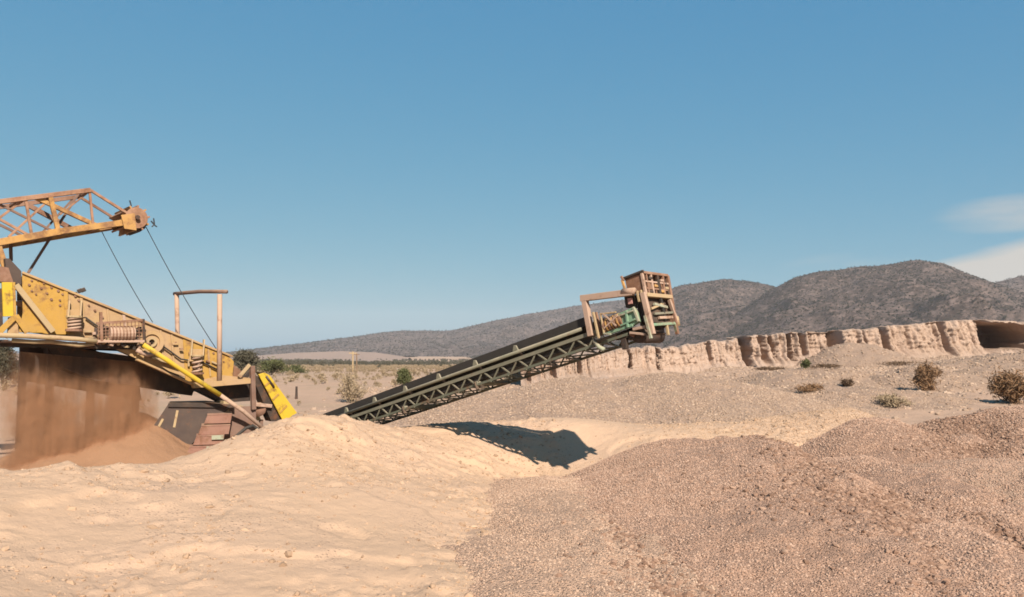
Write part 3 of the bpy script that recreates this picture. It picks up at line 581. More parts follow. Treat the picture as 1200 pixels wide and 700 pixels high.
# drive: belt guard of rusty mesh, motor, flywheel
gd = MB()
for x in np.linspace(115, 167, 13): gd.beam(A_(x, 379 - (x - 115) * 0.06, -0.30), A_(x + 0.5, 399.5, -0.30), 0.016, 0.016)
for k in range(6): gd.beam(A_(114, 381 + k * 3.6, -0.31), A_(168, 377 + k * 4.3, -0.31), 0.014, 0.014)
guard = gd.build('belt_guard', 'rust', plant)
MB().beam(A_(113, 379, -0.30), A_(169, 375, -0.30), 0.05, 0.05).build('guard_rail', 'rust', guard)
MB().beam(A_(114, 400, -0.30), A_(169, 400, -0.30), 0.06, 0.06).build('guard_rail', 'rust_pink', guard)
MB().beam(A_(168, 374, -0.30), A_(169, 401, -0.30), 0.05, 0.05).build('guard_post', 'dark', guard)
MB().beam(A_(118, 366, -0.30), A_(119, 400, -0.30), 0.07, 0.06).build('guard_post', 'rust', guard)
mt = MB().tube([A_(128, 391, -0.24), A_(157, 391, -0.24)], 0.17, 14).build('motor', 'rust_pink', plant, smooth=False)
for k in range(7): MB().tube([A_(130 + k * 4, 391, -0.24), A_(131.3 + k * 4, 391, -0.24)], 0.19, 14).build('cooling_fin', 'rust', mt)
c = A_(178, 401, -0.16)
def ring(c, ax, R0, R1, th, n=28):
    e = np.cross(ax, UPZ); e /= np.linalg.norm(e); g = np.cross(ax, e); mb = MB(); v = []; f = []
    for k in range(n):
        q = e * math.cos(2 * math.pi * k / n) + g * math.sin(2 * math.pi * k / n)
        v += [c + q * R0, c + q * R1, c + q * R1 + ax * th, c + q * R0 + ax * th]
    for k in range(n):
        a = 4 * k; b = 4 * ((k + 1) % n)
        for i in range(4): f.append((a + i, a + (i + 1) % 4, b + (i + 1) % 4, b + i))
    return mb.add(v, f)
fw = ring(c, NM, 0.20, 0.30, 0.09).build('flywheel', 'yellow_dusty', plant)
ring(c - NM * .01, NM, 0.07, 0.125, 0.12).build('hub', 'pipe', fw)
ring(c + NM * 0.05, NM, 0.12, 0.21, 0.02).build('wheel_web', 'yellow_dusty', fw)
# small drive clutter on the deck edge
rnd = random.Random(8)
for k in range(16):
    x = 100 + k * 4.6 + rnd.random() * 3; y = 396 + rnd.random() * 9 + (k > 8) * 3; p = A_(x, y, -0.25 + 0.3 * rnd.random()); q = A_(x + 2 + 3 * rnd.random(), y + rnd.uniform(-3, 3), -0.2)
    MB().beam(p, q, 0.06 + 0.06 * rnd.random(), 0.05 + 0.05 * rnd.random()).build('drive_bracket', rnd.choice(['rust', 'rust_pink', 'dark', 'pipe']), plant, bevel=0.008)
MB().tube([A_(160, 410, -0.2), A_(167, 414, -0.22), A_(174, 416, -0.2), A_(180, 414, -0.2)], 0.055, 8).build('bent_pipe', 'rust_pink', plant, smooth=True)
rnd = random.Random(21)
for k in range(26):
    x = 96 + rnd.random() * 165; yb = 398 + max(0, x - 150) * 0.42; y = yb - 4 - rnd.random() * 16; o_ = -0.03 - 0.06 * rnd.random(); a_ = rnd.choice([0, 0, 1.57, 0.4])
    L_ = 3 + 6 * rnd.random(); MB().beam(A_(x, y, o_), A_(x + L_ * math.cos(a_), y + L_ * math.sin(a_), o_), 0.03 + 0.05 * rnd.random(), 0.03 + 0.05 * rnd.random()).build('side_bracket', rnd.choice(['rust', 'rust_pink', 'yellow_dusty', 'pipe', 'brownsteel_shade']), plant, bevel=0.005)
MB().tube([A_(x, y, -0.07) for x, y in ((100, 372), (118, 385), (140, 383), (165, 397), (190, 405), (212, 421), (238, 425), (260, 436))], 0.022, 7).build('grease_hose', 'rubber', plant, smooth=True)
# platform pipes (slightly sagging) and beams below them
def pipe(pts, off, r, name, mat, parent=plant, n=10): return MB().tube([A_(x, y, off) for x, y in pts], r, n).build(name, mat, parent, smooth=True)
pipe([(-60, 390), (0, 393), (30, 394), (60, 395.6), (90, 397.5), (113, 400)], -0.34, 0.060, 'platform_pipe', 'pipe')
pipe([(14, 399), (40, 401), (58, 400.5), (70, 402), (92, 405), (110, 403)], -0.22, 0.050, 'platform_pipe', 'pipe')
bar((-60, 401), (168, 407), 0.05, 0.14, 0.16, 'platform_beam', 'dark')
bar((-60, 401), (200, 411), WS - 0.1, 0.14, 0.16, 'platform_beam', 'dark')
for k in range(8):
    p = A_(-20 + k * 27, 400 + k * 0.8, -0.05); MB().beam(p, p + NM * (WS + 0.1), 0.10, 0.10).build('cross_beam', 'dark', plant)
dk = [A_(-60, 398.5, -0.15), A_(112, 404, -0.15)]
MB().prism([dk[0], dk[1], dk[1] + NM * 0.45, dk[0] + NM * 0.45], UPZ * -0.03).build('platform_deck', 'rust', plant)
# collecting hopper under the screen, dark colour and outline stand in for the deep shade
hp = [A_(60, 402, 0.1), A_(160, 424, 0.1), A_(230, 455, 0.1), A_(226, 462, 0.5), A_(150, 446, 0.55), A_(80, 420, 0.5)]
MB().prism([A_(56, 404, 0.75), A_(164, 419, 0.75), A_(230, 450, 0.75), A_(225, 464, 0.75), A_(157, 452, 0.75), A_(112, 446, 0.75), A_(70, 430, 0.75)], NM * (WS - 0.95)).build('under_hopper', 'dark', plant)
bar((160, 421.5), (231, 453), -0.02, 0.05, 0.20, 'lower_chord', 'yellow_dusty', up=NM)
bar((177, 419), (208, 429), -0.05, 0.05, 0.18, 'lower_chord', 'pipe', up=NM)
plate([(24, 404), (104, 408), (160, 428), (166, 470), (120, 462), (60, 452), (24, 446)], WS - 0.2, 0.04, 'rear_panel', 'brownsteel_shade')
# main legs in the falling sand
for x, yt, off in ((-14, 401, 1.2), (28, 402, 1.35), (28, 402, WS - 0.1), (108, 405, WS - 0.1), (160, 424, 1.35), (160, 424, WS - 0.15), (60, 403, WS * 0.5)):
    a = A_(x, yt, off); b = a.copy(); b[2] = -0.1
    MB().beam(a, b, 0.16, 0.16, NM).build('leg', 'brownsteel_shade', plant)
# yellow column, braces and machinery at the upper end of the screen
bar((8, 331), (9.5, 371), -0.12, 0.20, 0.10, 'column', 'yellow_clean')
bar((14.5, 331), (16, 371), -0.11, 0.10, 0.08, 'column_flange', 'yellow')
bar((18.5, 334), (62, 389), -0.10, 0.12, 0.10, 'brace', 'pipe')
bar((26, 346), (60, 390), -0.02, 0.10, 0.08, 'brace', 'rust')
bar((-10, 398), (18, 371), -0.12, 0.12, 0.10, 'brace', 'yellow')
bar((18, 370), (32, 390), -0.13, 0.12, 0.10, 'brace', 'yellow')
plate([(10, 372), (20, 370), (22, 391), (9, 391)], -0.10, 0.08, 'gusset', 'yellow_dusty')
plate([(27, 366), (40, 384), (52, 390), (22, 390)], -0.06, 0.03, 'gusset', 'yellow')
bar((-3, 286), (7.5, 318), 0.35, 0.13, 0.12, 'boom_post', 'orange')
plate([(6, 303), (11, 303), (25, 318), (25, 334), (17, 332), (8, 322)], 0.05, 0.5, 'feed_box', 'brownsteel_shade')
plate([(0, 312), (10, 314), (16, 332), (0, 330)], -0.02, 0.4, 'feed_box', 'rust')
plate([(-30, 340), (2, 338), (4, 392), (-30, 392)], 0.0, 0.9, 'feed_chute', 'dark')
bar((12.4, 286), (13, 306), 0.9, 0.07, 0.07, 'boom_prop', 'mauve')
bar((95, 222), (33, 320), 1.0, 0.06, 0.06, 'boom_strut', 'mauve')
# portal frame over the lower end: two rusty pipe posts and a bent lintel
far = A_(207, 345, 2.1); farb = A_(209, 430, 2.1); near = A_(257.5, 345, -0.08); nearb = A_(257, 446, -0.08)
MB().tube([farb, far], 0.062, 10).build('portal_post', 'rust_pink', plant, smooth=True)
MB().tube([nearb, near + np.array((0, 0, .0))], 0.066, 10).build('portal_post', 'rust_pink', plant, smooth=True)
l0 = A_(204.5, 344.5, 2.2); l1 = A_(265.5, 342, -0.3)
MB().tube([l0, l0 * .75 + l1 * .25 + UPZ * .02, l0 * .5 + l1 * .5 + UPZ * .035, l0 * .25 + l1 * .75 + UPZ * .02, l1], 0.055, 10).build('portal_lintel', 'mauve', plant, smooth=True)
# tail frame at the lower end
bar((226, 452), (293, 446.5), -0.10, 0.10, 0.14, 'tail_beam', 'yellow_dusty', up=UPZ)
plate([(228, 447), (262, 440), (292, 443), (292, 450), (230, 455)], -0.04, 0.35, 'tail_tray', 'yellow_dusty')
bar((295.5, 429), (297, 480), -0.12, 0.12, 0.12, 'tail_post', 'mauve', up=NM)
bar((280, 442), (292.5, 427.5), -0.12, 0.09, 0.06, 'tail_brace', 'pipe')
bar((284, 446), (297, 431), 0.5, 0.10, 0.08, 'tail_brace', 'dark')
plate([(272, 426), (284, 436), (284, 446), (270, 446)], 0.2, 0.6, 'tail_box', 'rust')
plate([(230, 456), (293, 450), (293, 470), (262, 472)], 0.35, 0.6, 'tail_skirt', 'dark')
ptx = [(168, 404), (200, 425), (232, 446), (258, 463)]
pipe(ptx, -0.42, 0.062, 'brace_pipe', 'yellow_clean'); pipe([(257.5, 462.7), (285, 482), (313, 506)], -0.42, 0.055, 'brace_pipe', 'rust_pink')
plate([(262, 470), (300, 480), (306, 492), (285, 500), (262, 490)], 0.15, 0.5, 'tail_plate', 'pipe')

# --- yellow discharge guard with its dark roller drum, right of the plant
gp = A_(320, 470, 0.5)
chute = thing('discharge_guard', 'bright yellow sloping guard plate at the lower end of the screen', 'guard', (*gp[:2], 0.0))
plate([(303, 439), (309, 437), (344, 486), (333, 496)], -0.10, 0.06, 'guard_plate', 'yellow_clean', chute, 0.006)
plate([(309, 436.5), (316, 440), (348, 484), (344, 486.5)], -0.09, 0.55, 'guard_top', 'yellow_clean', chute)
plate([(300, 452), (304, 441), (333, 494), (318, 494)], 0.02, 0.40, 'guard_inner', 'dark', chute)
for t in (0.22, 0.52, 0.8):
    MB().beam(A_(303 + 30 * t + 1, 439 + 55 * t + 1, -0.115), A_(309 + 34 * t, 437 + 48 * t, -0.115), 0.05, 0.012, NM).build('strap', 'yellow', chute)
MB().tube([A_(312, 441, -0.11), A_(321, 454, -0.11)], 0.035, 8).build('hinge_tube', 'dark', chute, smooth=True)
MB().tube([A_(303, 480, 0.0), A_(303, 480, 0.9)], 0.20, 14).build('tail_drum', 'rust', chute, smooth=True)
MB().beam(A_(296, 474, -0.05), A_(318, 476, -0.05), 0.12, 0.10).build('drum_bracket', 'rust_pink', chute, bevel=0.01)
for x in (306, 330):
    a = A_(x, 492, 0.2); b = a.copy(); b[2] = -0.05; MB().beam(a, b, 0.09, 0.09, NM).build('leg', 'mauve', chute)

# --- oversize bin below the screen, side coloured dark for the screen's shade, stepped red plates
BP = Plane(A_(225, 510, 0.2), (0.93, 0.36)); B_ = BP.at
bin_ = thing('oversize_bin', 'steel bin with side coloured dark for shade and stepped red plates under the screen', 'bin', (*B_(220, 520, 0.4)[:2], 0.0))
def bplate(pix, off, th, name, mat, bev=0.0): return MB().prism([B_(x, y, off) for x, y in pix], BP.n * th).build(name, mat, bin_, bevel=bev)
bplate([(176, 505), (197, 474), (238, 473), (272, 476), (238, 505), (208, 540), (176, 540)], 0.1, 0.05, 'side_panel', 'brownsteel_shade')
bplate([(197, 473), (240, 472), (275, 475), (275, 478), (197, 477)], 0.04, 0.9, 'rim', 'dark')
bplate([(238, 505), (272, 477), (300, 476), (300, 560), (238, 560)], 0.30, 0.05, 'back_panel', 'mauve')
for k, (x0, x1, y) in enumerate(((243, 272, 487), (236, 270, 500), (230, 263, 512), (222, 257, 525), (215, 250, 538), (207, 243, 551))):
    st = bplate([(x0, y), (x1, y - 1), (x1 - 2, y + 9), (x0 - 4, y + 10)], -0.10 - 0.10 * k, 0.10, 'step_plate', 'redsteel', 0.006)
    p = B_(x0, y, -0.11 - 0.10 * k); q = B_(x1, y - 1, -0.11 - 0.10 * k); MB().prism([p, q, q + BP.n * 0.32 + UPZ * .03, p + BP.n * 0.32 + UPZ * .03], UPZ * 0.02).build('step_tread', 'redsteel', bin_)
    if k in (2, 3): MB().prism([B_(x1 - 15, y - 1.4, -0.16 - 0.10 * k), B_(x1 - 1, y - 2, -0.16 - 0.10 * k), B_(x1 - 1, y + 3, -0.16 - 0.10 * k), B_(x1 - 15, y + 3.5, -0.16 - 0.10 * k)], BP.n * 0.03).build('pale_plate', 'palemint', bin_)
for (x, y, x2, y2) in ((186, 500, 191, 491), (204, 501, 208, 481)):
    MB().beam(B_(x, y, 0.085), B_(x2, y2, 0.085), 0.06, 0.012, BP.n).build('pale_strip', 'pipe', bin_)
for x in (200, 236):
    a = B_(x, 535, 0.5); b = a.copy(); b[2] = -0.1; MB().beam(a, b, 0.12, 0.12, BP.n).build('leg', 'dark', bin_)
hose_pts = [(222, 548), (238, 539), (250, 530), (262, 521), (276, 512), (288, 502), (296, 499), (302, 503), (306, 508)]
hose = MB().tube([A_(x, y, -0.62) for x, y in hose_pts], 0.045, 8).build('hose', 'rubber', None, smooth=True)
tag(hose, 'black hose lying from the stepped red plates to the brace pipe', 'hose')

# ================================================================== FEED BOOM
boom = thing('feed_conveyor_boom', 'rusty orange lattice boom with wing pulley above the yellow screen', 'boom', (*(A_(60, 270, 0.9)[:2]), 3.0))
ON, OF = 0.35, 1.45
def bm_(pts, off, wd, name, mat, ht=None):
    return MB().beam(A_(*pts[0], off), A_(*pts[1], off), wd, ht or wd, NM).build(name, mat, boom, bevel=0.005)
def shifted(p): q = A_(*p, ON); return q + NM * (OF - ON)
def bfar(a, b, wd, name, mat): return MB().beam(shifted(a), shifted(b), wd, wd, NM).build(name, mat, boom)
bm_(((-90, 300), (70, 271.5)), ON, 0.16, 'bottom_chord', 'orange', 0.17); bm_(((70, 271.3), (150, 260.5)), ON - .004, 0.15, 'bottom_chord', 'orange', 0.15)
bm_(((-90, 248), (106, 223)), ON, 0.11, 'top_chord', 'boomred'); bfar((-90, 248), (106, 223), 0.10, 'top_chord', 'rust')
bfar((-90, 300), (150, 260), 0.14, 'bottom_chord', 'orange')
bm_(((106, 223), (152, 252)), ON, 0.065, 'end_member', 'boomred'); bfar((106, 223), (152, 252), 0.06, 'end_member', 'rust')
for a, b, wd, m in (((30, 233), (37, 275), 0.06, 'boomred'), ((59, 231), (68, 270), 0.10, 'orange'), ((105, 224), (109, 264), 0.055, 'boomred'), ((-20, 240), (-15, 285), 0.07, 'boomred')): bm_((a, b), ON, wd, 'vertical', m)
for a, b, wd, m in (((40, 231), (112, 264), 0.10, 'orange'), ((0, 240), (62, 271), 0.055, 'mauve'), ((-30, 241), (34, 276), 0.06, 'boomred'), ((30, 233), (-15, 266), 0.055, 'boomred'), ((59, 233), (10, 278), 0.05, 'boomred'), ((104, 225), (70, 252), 0.04, 'boomred')): bm_((a, b), ON + .06, wd, 'diagonal', m)
for a, b, wd, m in (((40, 231), (100, 264), 0.11, 'rust'), ((-25, 240), (40, 272), 0.06, 'mauve'), ((68, 228), (20, 272), 0.05, 'rust'), ((100, 224), (60, 268), 0.05, 'mauve')): bfar(a, b, wd, 'diagonal', m)
for a in ((22, 234), (59, 229.5), (104, 223.5)):
    p = A_(*a, ON); MB().beam(p, p + NM * (OF - ON), 0.06, 0.06).build('cross_tie', 'rust', boom)
for a in ((-30, 291), (10, 284), (45, 277.5), (80, 271), (118, 266)):
    p = A_(*a, ON); MB().beam(p, p + NM * (OF - ON), 0.07, 0.05).build('cross_tie', 'rust', boom)
# belt on the boom, return strand
p0, p1 = A_(-90, 299, ON + 0.12), A_(148, 259, ON + 0.12)
MB().prism([p0, p1, p1 + NM * 0.82, p0 + NM * 0.82], UPZ * 0.015).build('belt', 'rubber', boom)
# wing pulley
pc0 = A_(160, 255.5, 0.25); pcn = pc0 + NM * 1.35
pul = MB().tube([pc0 + NM * .05, pcn], 0.20, 14).build('wing_pulley', 'boomred', boom)
e1 = np.cross(NM, UPZ); e1 /= np.linalg.norm(e1)
for k in range(10):
    a = 2 * math.pi * k / 10 + 0.2; q = e1 * math.cos(a) + UPZ * math.sin(a); tq = -e1 * math.sin(a) + UPZ * math.cos(a)
    MB().prism([pc0 + q * 0.1 + tq * .02, pc0 + q * 0.335 + tq * .02, pc0 + q * 0.335 - tq * .02, pc0 + q * 0.1 - tq * .02], NM * 1.35).build('wing', 'orange' if k % 2 else 'boomred', pul)
ring(pc0 + NM * -0.02, NM, 0.06, 0.27, 0.03).build('end_disc', 'boomred', pul)
MB().tube([pc0 - NM * 0.12, pc0], 0.06, 8).build('shaft', 'dark', pul)
plate([(142, 252), (158, 250), (160, 270), (146, 268)], 0.18, 0.05, 'bearing_plate', 'orange', boom)
plate([(158, 263), (173, 260), (170, 268), (164, 272)], 0.35, 0.9, 'scraper', 'dark', boom)
for pts in ([(177, 259), (181, 264), (184, 266)], [(180, 256), (181, 263), (178, 266)], [(152, 235), (154, 242)]): MB().tube([A_(x, y, 0.4) for x, y in pts], 0.018, 6).build('loose_wire', 'cable', boom)

# --- two hanging cables
def cable(a, b, o0, o1, sag, label):
    p, q = A_(*a, o0), A_(*b, o1); pts = [p + (q - p) * t - UPZ * sag * 4 * t * (1 - t) for t in np.linspace(0, 1, 16)]
    return tag(MB().tube(pts, 0.011, 6).build('cable', 'cable', None, smooth=True), label, 'cable', 'cables hanging from the boom')
cable((119, 271), (179, 378), 0.5, 0.1, 0.06, 'thin dark cable from the boom underside to the flywheel')
cable((171, 266), (254, 410), 0.5, 0.1, 0.10, 'thin dark cable from the wing pulley to the portal frame')

# ================================================================== STOCKPILE CONVEYOR
CA = P(500, 440, 21.0); CB_ = P(690, 369.5, 17.2); CP = Plane(CA, CB_ - CA); C_ = CP.at; NC = CP.n
tail = C_(352, 496.6); dC = CB_ - CA; dC /= np.linalg.norm(dC); upC = np.cross(dC, NC); upC = upC if upC[2] > 0 else -upC
tail = CA - dC * np.linalg.norm((CA - tail)); LEN = np.linalg.norm(CB_ - tail)
def K(s, off, h): return tail + dC * s + NC * off + upC * h
conv = thing('belt_conveyor', 'long dark inclined belt conveyor on a green lattice truss throwing a shadow', 'conveyor', (*K(2, 0.45, 0)[:2], 0.0))
WC = 1.12
def kbeam(a, b, wd, name, mat, ht=None, parent=conv): return MB().beam(K(*a), K(*b), wd, ht or wd, upC).build(name, mat, parent)
def kplate(pts, th_vec, name, mat, parent=conv, bev=0): return MB().prism([K(*p) for p in pts], th_vec).build(name, mat, parent, bevel=bev)
# skirt boards (dark rubber) both sides
for off in (0.03, WC - 0.05):
    kplate([(0.2, off, -0.20), (LEN, off, -0.20), (LEN, off, 0.0), (0.2, off, 0.0)], NC * 0.02, 'skirt_board', 'rubber')
# troughed carrying belt and return belt
tb = MB(); prof_b = [(0.10, -0.16), (0.36, -0.30), (0.76, -0.30), (1.02, -0.16)]
for i in range(3):
    (o0, h0), (o1, h1) = prof_b[i], prof_b[i + 1]; tb.prism([K(0, o0, h0), K(LEN + 1.1, o0, h0), K(LEN + 1.1, o1, h1), K(0, o1, h1)], upC * -0.015)
tb.build('carrying_belt', 'rubber', conv)
kplate([(0, 0.14, -0.56), (LEN + 1.0, 0.14, -0.56), (LEN + 1.0, 0.81, -0.56), (0, 0.81, -0.56)], upC * -0.015, 'return_belt', 'rubber')
kplate([(0.3, 0.045, -0.58), (LEN - 0.1, 0.045, -0.58), (LEN - 0.1, 0.045, -0.47), (0.3, 0.045, -0.47)], NC * 0.02, 'side_sheet', 'rubber')
# rail pipes
for off in (-0.05, WC + 0.05): MB().tube([K(0.4, off, -0.255), K(LEN * .5, off, -0.25), K(LEN - 0.25, off, -0.255)], 0.042, 10).build('rail_pipe', 'greengrey', conv, smooth=True)
for off in (0.0, WC):
    MB().angle(K(0, off, -0.42), K(LEN + 0.2, off, -0.42), 0.085, upC).build('upper_chord', 'greengrey', conv)
    MB().angle(K(0, off, -0.70), K(LEN + 0.9, off, -0.70), 0.06, upC).build('lower_chord', 'green', conv)
PAN = 0.62; npan = int((LEN + 0.6) / PAN)
for off in (-0.01, WC + 0.01):
    for i in range(npan):
        s0 = i * PAN
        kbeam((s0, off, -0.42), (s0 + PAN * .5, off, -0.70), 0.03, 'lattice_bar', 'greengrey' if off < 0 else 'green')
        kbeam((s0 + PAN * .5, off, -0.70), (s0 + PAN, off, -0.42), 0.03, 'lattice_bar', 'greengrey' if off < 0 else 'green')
for i in range(npan):
    s0 = i * PAN + 0.1; a, b = ((s0, 0.02, -0.71), (s0 + PAN * .5, WC - 0.02, -0.71)); kbeam(a, b, 0.028, 'bottom_bar', 'green'); kbeam((s0 + PAN * .5, WC - 0.02, -0.71), (s0 + PAN, 0.02, -0.71), 0.028, 'bottom_bar', 'green')
# idler brackets and rollers
for i in range(7):
    s0 = 1.25 + i * 1.45
    if s0 > LEN - 0.5: break
    br = kplate([(s0 - 0.10, -0.075, -0.23), (s0 + 0.10, -0.075, -0.23), (s0 + 0.05, -0.075, -0.09), (s0 - 0.02, -0.075, -0.07)], NC * 0.05, 'idler_bracket', 'greengrey', conv, 0.006)
    MB().tube([K(s0, 0.02, -0.20), K(s0, 0.28, -0.36)], 0.05, 10).build('roller', 'dark', br); MB().tube([K(s0, 0.32, -0.38), K(s0, 0.63, -0.38)], 0.05, 10).build('roller', 'dark', br); MB().tube([K(s0, 0.67, -0.36), K(s0, 0.93, -0.20)], 0.05, 10).build('roller', 'dark', br)
for i in range(3):
    s0 = 2.4 + i * 3.0; rr = MB().tube([K(s0, -0.05, -0.66), K(s0, WC + 0.05, -0.66)], 0.06, 10).build('return_roller', 'greengrey', conv)
    kbeam((s0 - .02, -0.04, -0.62), (s0 + 0.02, -0.04, -0.82), 0.10, 'roller_hanger', 'dark', 0.03, rr)
# pulleys
MB().tube([K(0, 0.08, -0.42), K(0, WC - 0.08, -0.42)], 0.17, 18).build('tail_pulley', 'dark', conv, smooth=True)
# ---- head: portal bracket, guard frame, motor, mint gear plate, tower
def hb(a, b, oa, ob, wd, name, mat, ht=None, parent=conv): return MB().beam(C_(*a, oa), C_(*b, ob), wd, ht or wd, NC).build(name, mat, parent, bevel=0.006)
def hp_(pix, off, th, name, mat, parent=conv, bev=0.0): return MB().prism([C_(x, y, off) for x, y in pix], NC * th).build(name, mat, parent, bevel=bev)
pb = hb((684.5, 347), (693, 394), -0.06, -0.06, 0.13, 'bracket_post', 'rust_pink', 0.12)
hb((681.5, 350), (742, 342.5), -0.06, -0.06, 0.14, 'bracket_arm', 'rust_pink', 0.13)
MB().tube([C_(730, 342.2, -0.07), C_(744, 341.2, -0.07)], 0.075, 12).build('arm_sleeve', 'rust_pink', conv, smooth=True)
hb((695, 366), (702, 397), -0.10, -0.10, 0.05, 'guard_bar', 'pipe'); hb((698.5, 366), (705, 393), -0.02, -0.02, 0.05, 'guard_bar', 'rust')
hb((703.5, 367), (708, 392), -0.13, -0.13, 0.035, 'guard_bar', 'pipe'); hb((704, 368), (722, 366), -0.13, -0.13, 0.035, 'guard_bar', 'pipe'); hb((707.5, 391), (716, 392), -0.13, -0.13, 0.04, 'guard_bar', 'palemint')
mo = MB().tube([C_(709, 383.5, 0.02), C_(731, 374.5, 0.02)], 0.15, 16).build('drive_motor', 'rust', conv)
for k in range(6):
    a = C_(711 + k * 3.2, 382.7 - k * 1.3, 0.02); b = C_(712.2 + k * 3.2, 382.2 - k * 1.3, 0.02); MB().tube([a, b], 0.175, 16).build('cooling_fin', 'orange' if k % 2 else 'rust', mo)
MB().beam(C_(707, 368, -0.14), C_(722, 382, -0.14), 0.03, 0.03).build('guard_bar', 'rust_pink', conv); MB().beam(C_(708, 385, -0.14), C_(724, 370, -0.14), 0.03, 0.03).build('guard_bar', 'rust_pink', conv)
gr = hp_([(721, 369), (742, 360), (746, 366), (749, 377), (741, 382), (722, 389), (712, 391), (718, 384), (726, 378), (718, 375)], -0.06, 0.10, 'gear_plate', 'mint', conv, 0.008)
hb((724, 371), (742, 364), -0.09, -0.09, 0.04, 'plate_rib', 'palemint', parent=gr); hb((727, 382), (745, 374), -0.09, -0.09, 0.04, 'plate_rib', 'mint', parent=gr); hb((734, 364), (736, 384), -0.085, -0.085, 0.05, 'plate_rib', 'mint', parent=gr)
hb((712, 391), (742, 381), -0.04, -0.04, 0.07, 'gear_rail', 'mint')
hb((742, 360), (748.5, 377), -0.08, -0.08, 0.05, 'gear_rail', 'palemint')
hp_([(731, 347), (744, 346), (746, 361), (733, 361)], 0.05, 0.25, 'junction_box', 'dark', conv, 0.01)
hp_([(735, 350), (740, 349), (741, 356), (736, 357)], -0.01, 0.05, 'junction_cover', 'pinkpart', conv, 0.006)
# tower box at the very head
TW = 0.98
def tw(px, py, o=0.0): return C_(px, py, o)
tower = MB().prism([tw(732, 326), tw(751, 319), tw(755, 344), (tw(736, 345))], NC * 0.03).build('tower_panel', 'rust', conv)
hb((730.5, 326.5), (754, 317.5), -0.02, -0.02, 0.05, 'tower_top_rail', 'dark'); hb((729, 328), (734, 344), -0.04, -0.04, 0.05, 'tower_post', 'orange')
hb((731, 329), (728, 324), -0.04, -0.04, 0.05, 'tower_lug', 'rust')
c_a, c_b = (754, 318.5), (766, 394)
hb((752, 319), (757, 346), 0.0, 0.0, 0.06, 'tower_post', 'rust_pink'); hb((753.5, 343), (765, 392), -0.04, -0.04, 0.11, 'tower_post', 'rust_pink', 0.09)
hb((746.5, 341), (749.5, 354), -0.05, -0.05, 0.05, 'tower_rib', 'pipe'); hb((751, 340), (753, 354), -0.05, -0.05, 0.045, 'tower_rib', 'pipe')
hp_([(744, 345), (756, 346), (764, 378), (753, 378)], 0.10, 0.75, 'drive_housing', 'dark', conv, 0.01)
q0 = tw(752, 319.3); q1 = tw(733, 326.3)
MB().prism([q0, q1, q1 + NC * TW, q0 + NC * TW], -upC * 0.03).build('tower_roof', 'rust', conv)
MB().prism([p + NC * (TW - .03) for p in (tw(732, 326), tw(752, 319), tw(765, 378), tw(748, 384))], NC * 0.03).build('tower_panel', 'rust', conv)
# end face: lattice between the near and far corner posts
def ef(t, v): return tw(753 + v * 12.0, 319.5 + v * 73.0) + NC * TW * t    # t across, v down
def ebar(a, b, wd, mat, name='end_bar', ht=None): return MB().beam(ef(*a), ef(*b), wd, ht or wd, dC).build(name, mat, conv, bevel=0.005)
ebar((1, 0), (1, 0.98), 0.07, 'rust', 'tower_post'); ebar((0, 0.0), (1, 0.0), 0.06, 'rust'); ebar((0.0, .36), (1, .36), 0.085, 'pipe'); ebar((0, .14), (1, .14), .04, 'rust_pink'); ebar((0, .25), (0.9, .25), .04, 'rust')
ebar((.30, 0.0), (.30, .36), .05, 'rust_pink'); ebar((.55, .02), (.55, .36), .07, 'dark'); ebar((.78, .02), (.74, .36), .05, 'rust'); ebar((.12, .0), (.12, .36), .04, 'rust')
MB().prism([ef(.03, .0) - dC * .18, ef(.97, .0) - dC * .18, ef(.97, .36) - dC * .18, ef(.03, .36) - dC * .18], dC * 0.02).build('end_sheet', 'rust', conv)
MB().prism([ef(.05, .38) - dC * .30, ef(.95, .38) - dC * .30, ef(.95, .97) - dC * .30, ef(.05, .97) - dC * .30], dC * 0.02).build('end_sheet', 'dark', conv)
for k, (t, v, m) in enumerate(((.25, .08, 'dark'), (.7, .1, 'rust_pink'), (.42, .2, 'orange'), (.85, .22, 'pipe'), (.2, .3, 'dark'), (.65, .28, 'orange'))):
    p = ef(t, v); MB().beam(p - NC * .05, p + NC * .07, 0.06, 0.07, dC).build('end_fitting', m, conv, bevel=0.01)
ebar((.25, .5), (.75, .54), .06, 'palemint'); ebar((.2, .66), (.95, .62), .05, 'greengrey'); ebar((.1, .58), (.6, .48), .05, 'pipe'); ebar((.35, .72), (.9, .70), .06, 'rust_pink')
ebar((.9, .40), (1.08, .78), .07, 'rust_pink', 'end_arm'); MB().tube([ef(1.08, .68), ef(1.1, .84)], .05, 10).build('end_roller', 'pipe', conv, smooth=True)
ebar((.05, .84), (.95, .80), .06, 'mint', 'mint_bar'); ebar((.95, .80), (1.0, .95), .06, 'mint', 'mint_bar'); ebar((.62, .83), (.62, 1.0), .05, 'pipe', 'end_bar')
ebar((.52, .1), (.6, .75), .05, 'rubber', 'power_cable'); ebar((.8, .0), (1.02, .6), .045, 'dark', 'power_cable')
hb((756, 370), (763, 397), -0.09, -0.09, 0.06, 'mint_bar', 'palemint'); hb((742, 386), (757, 383), -0.03, -0.03, 0.06, 'end_bar', 'rust_pink'); hb((738, 390), (756, 392), -0.03, -0.03, 0.05, 'end_bar', 'rust_pink')
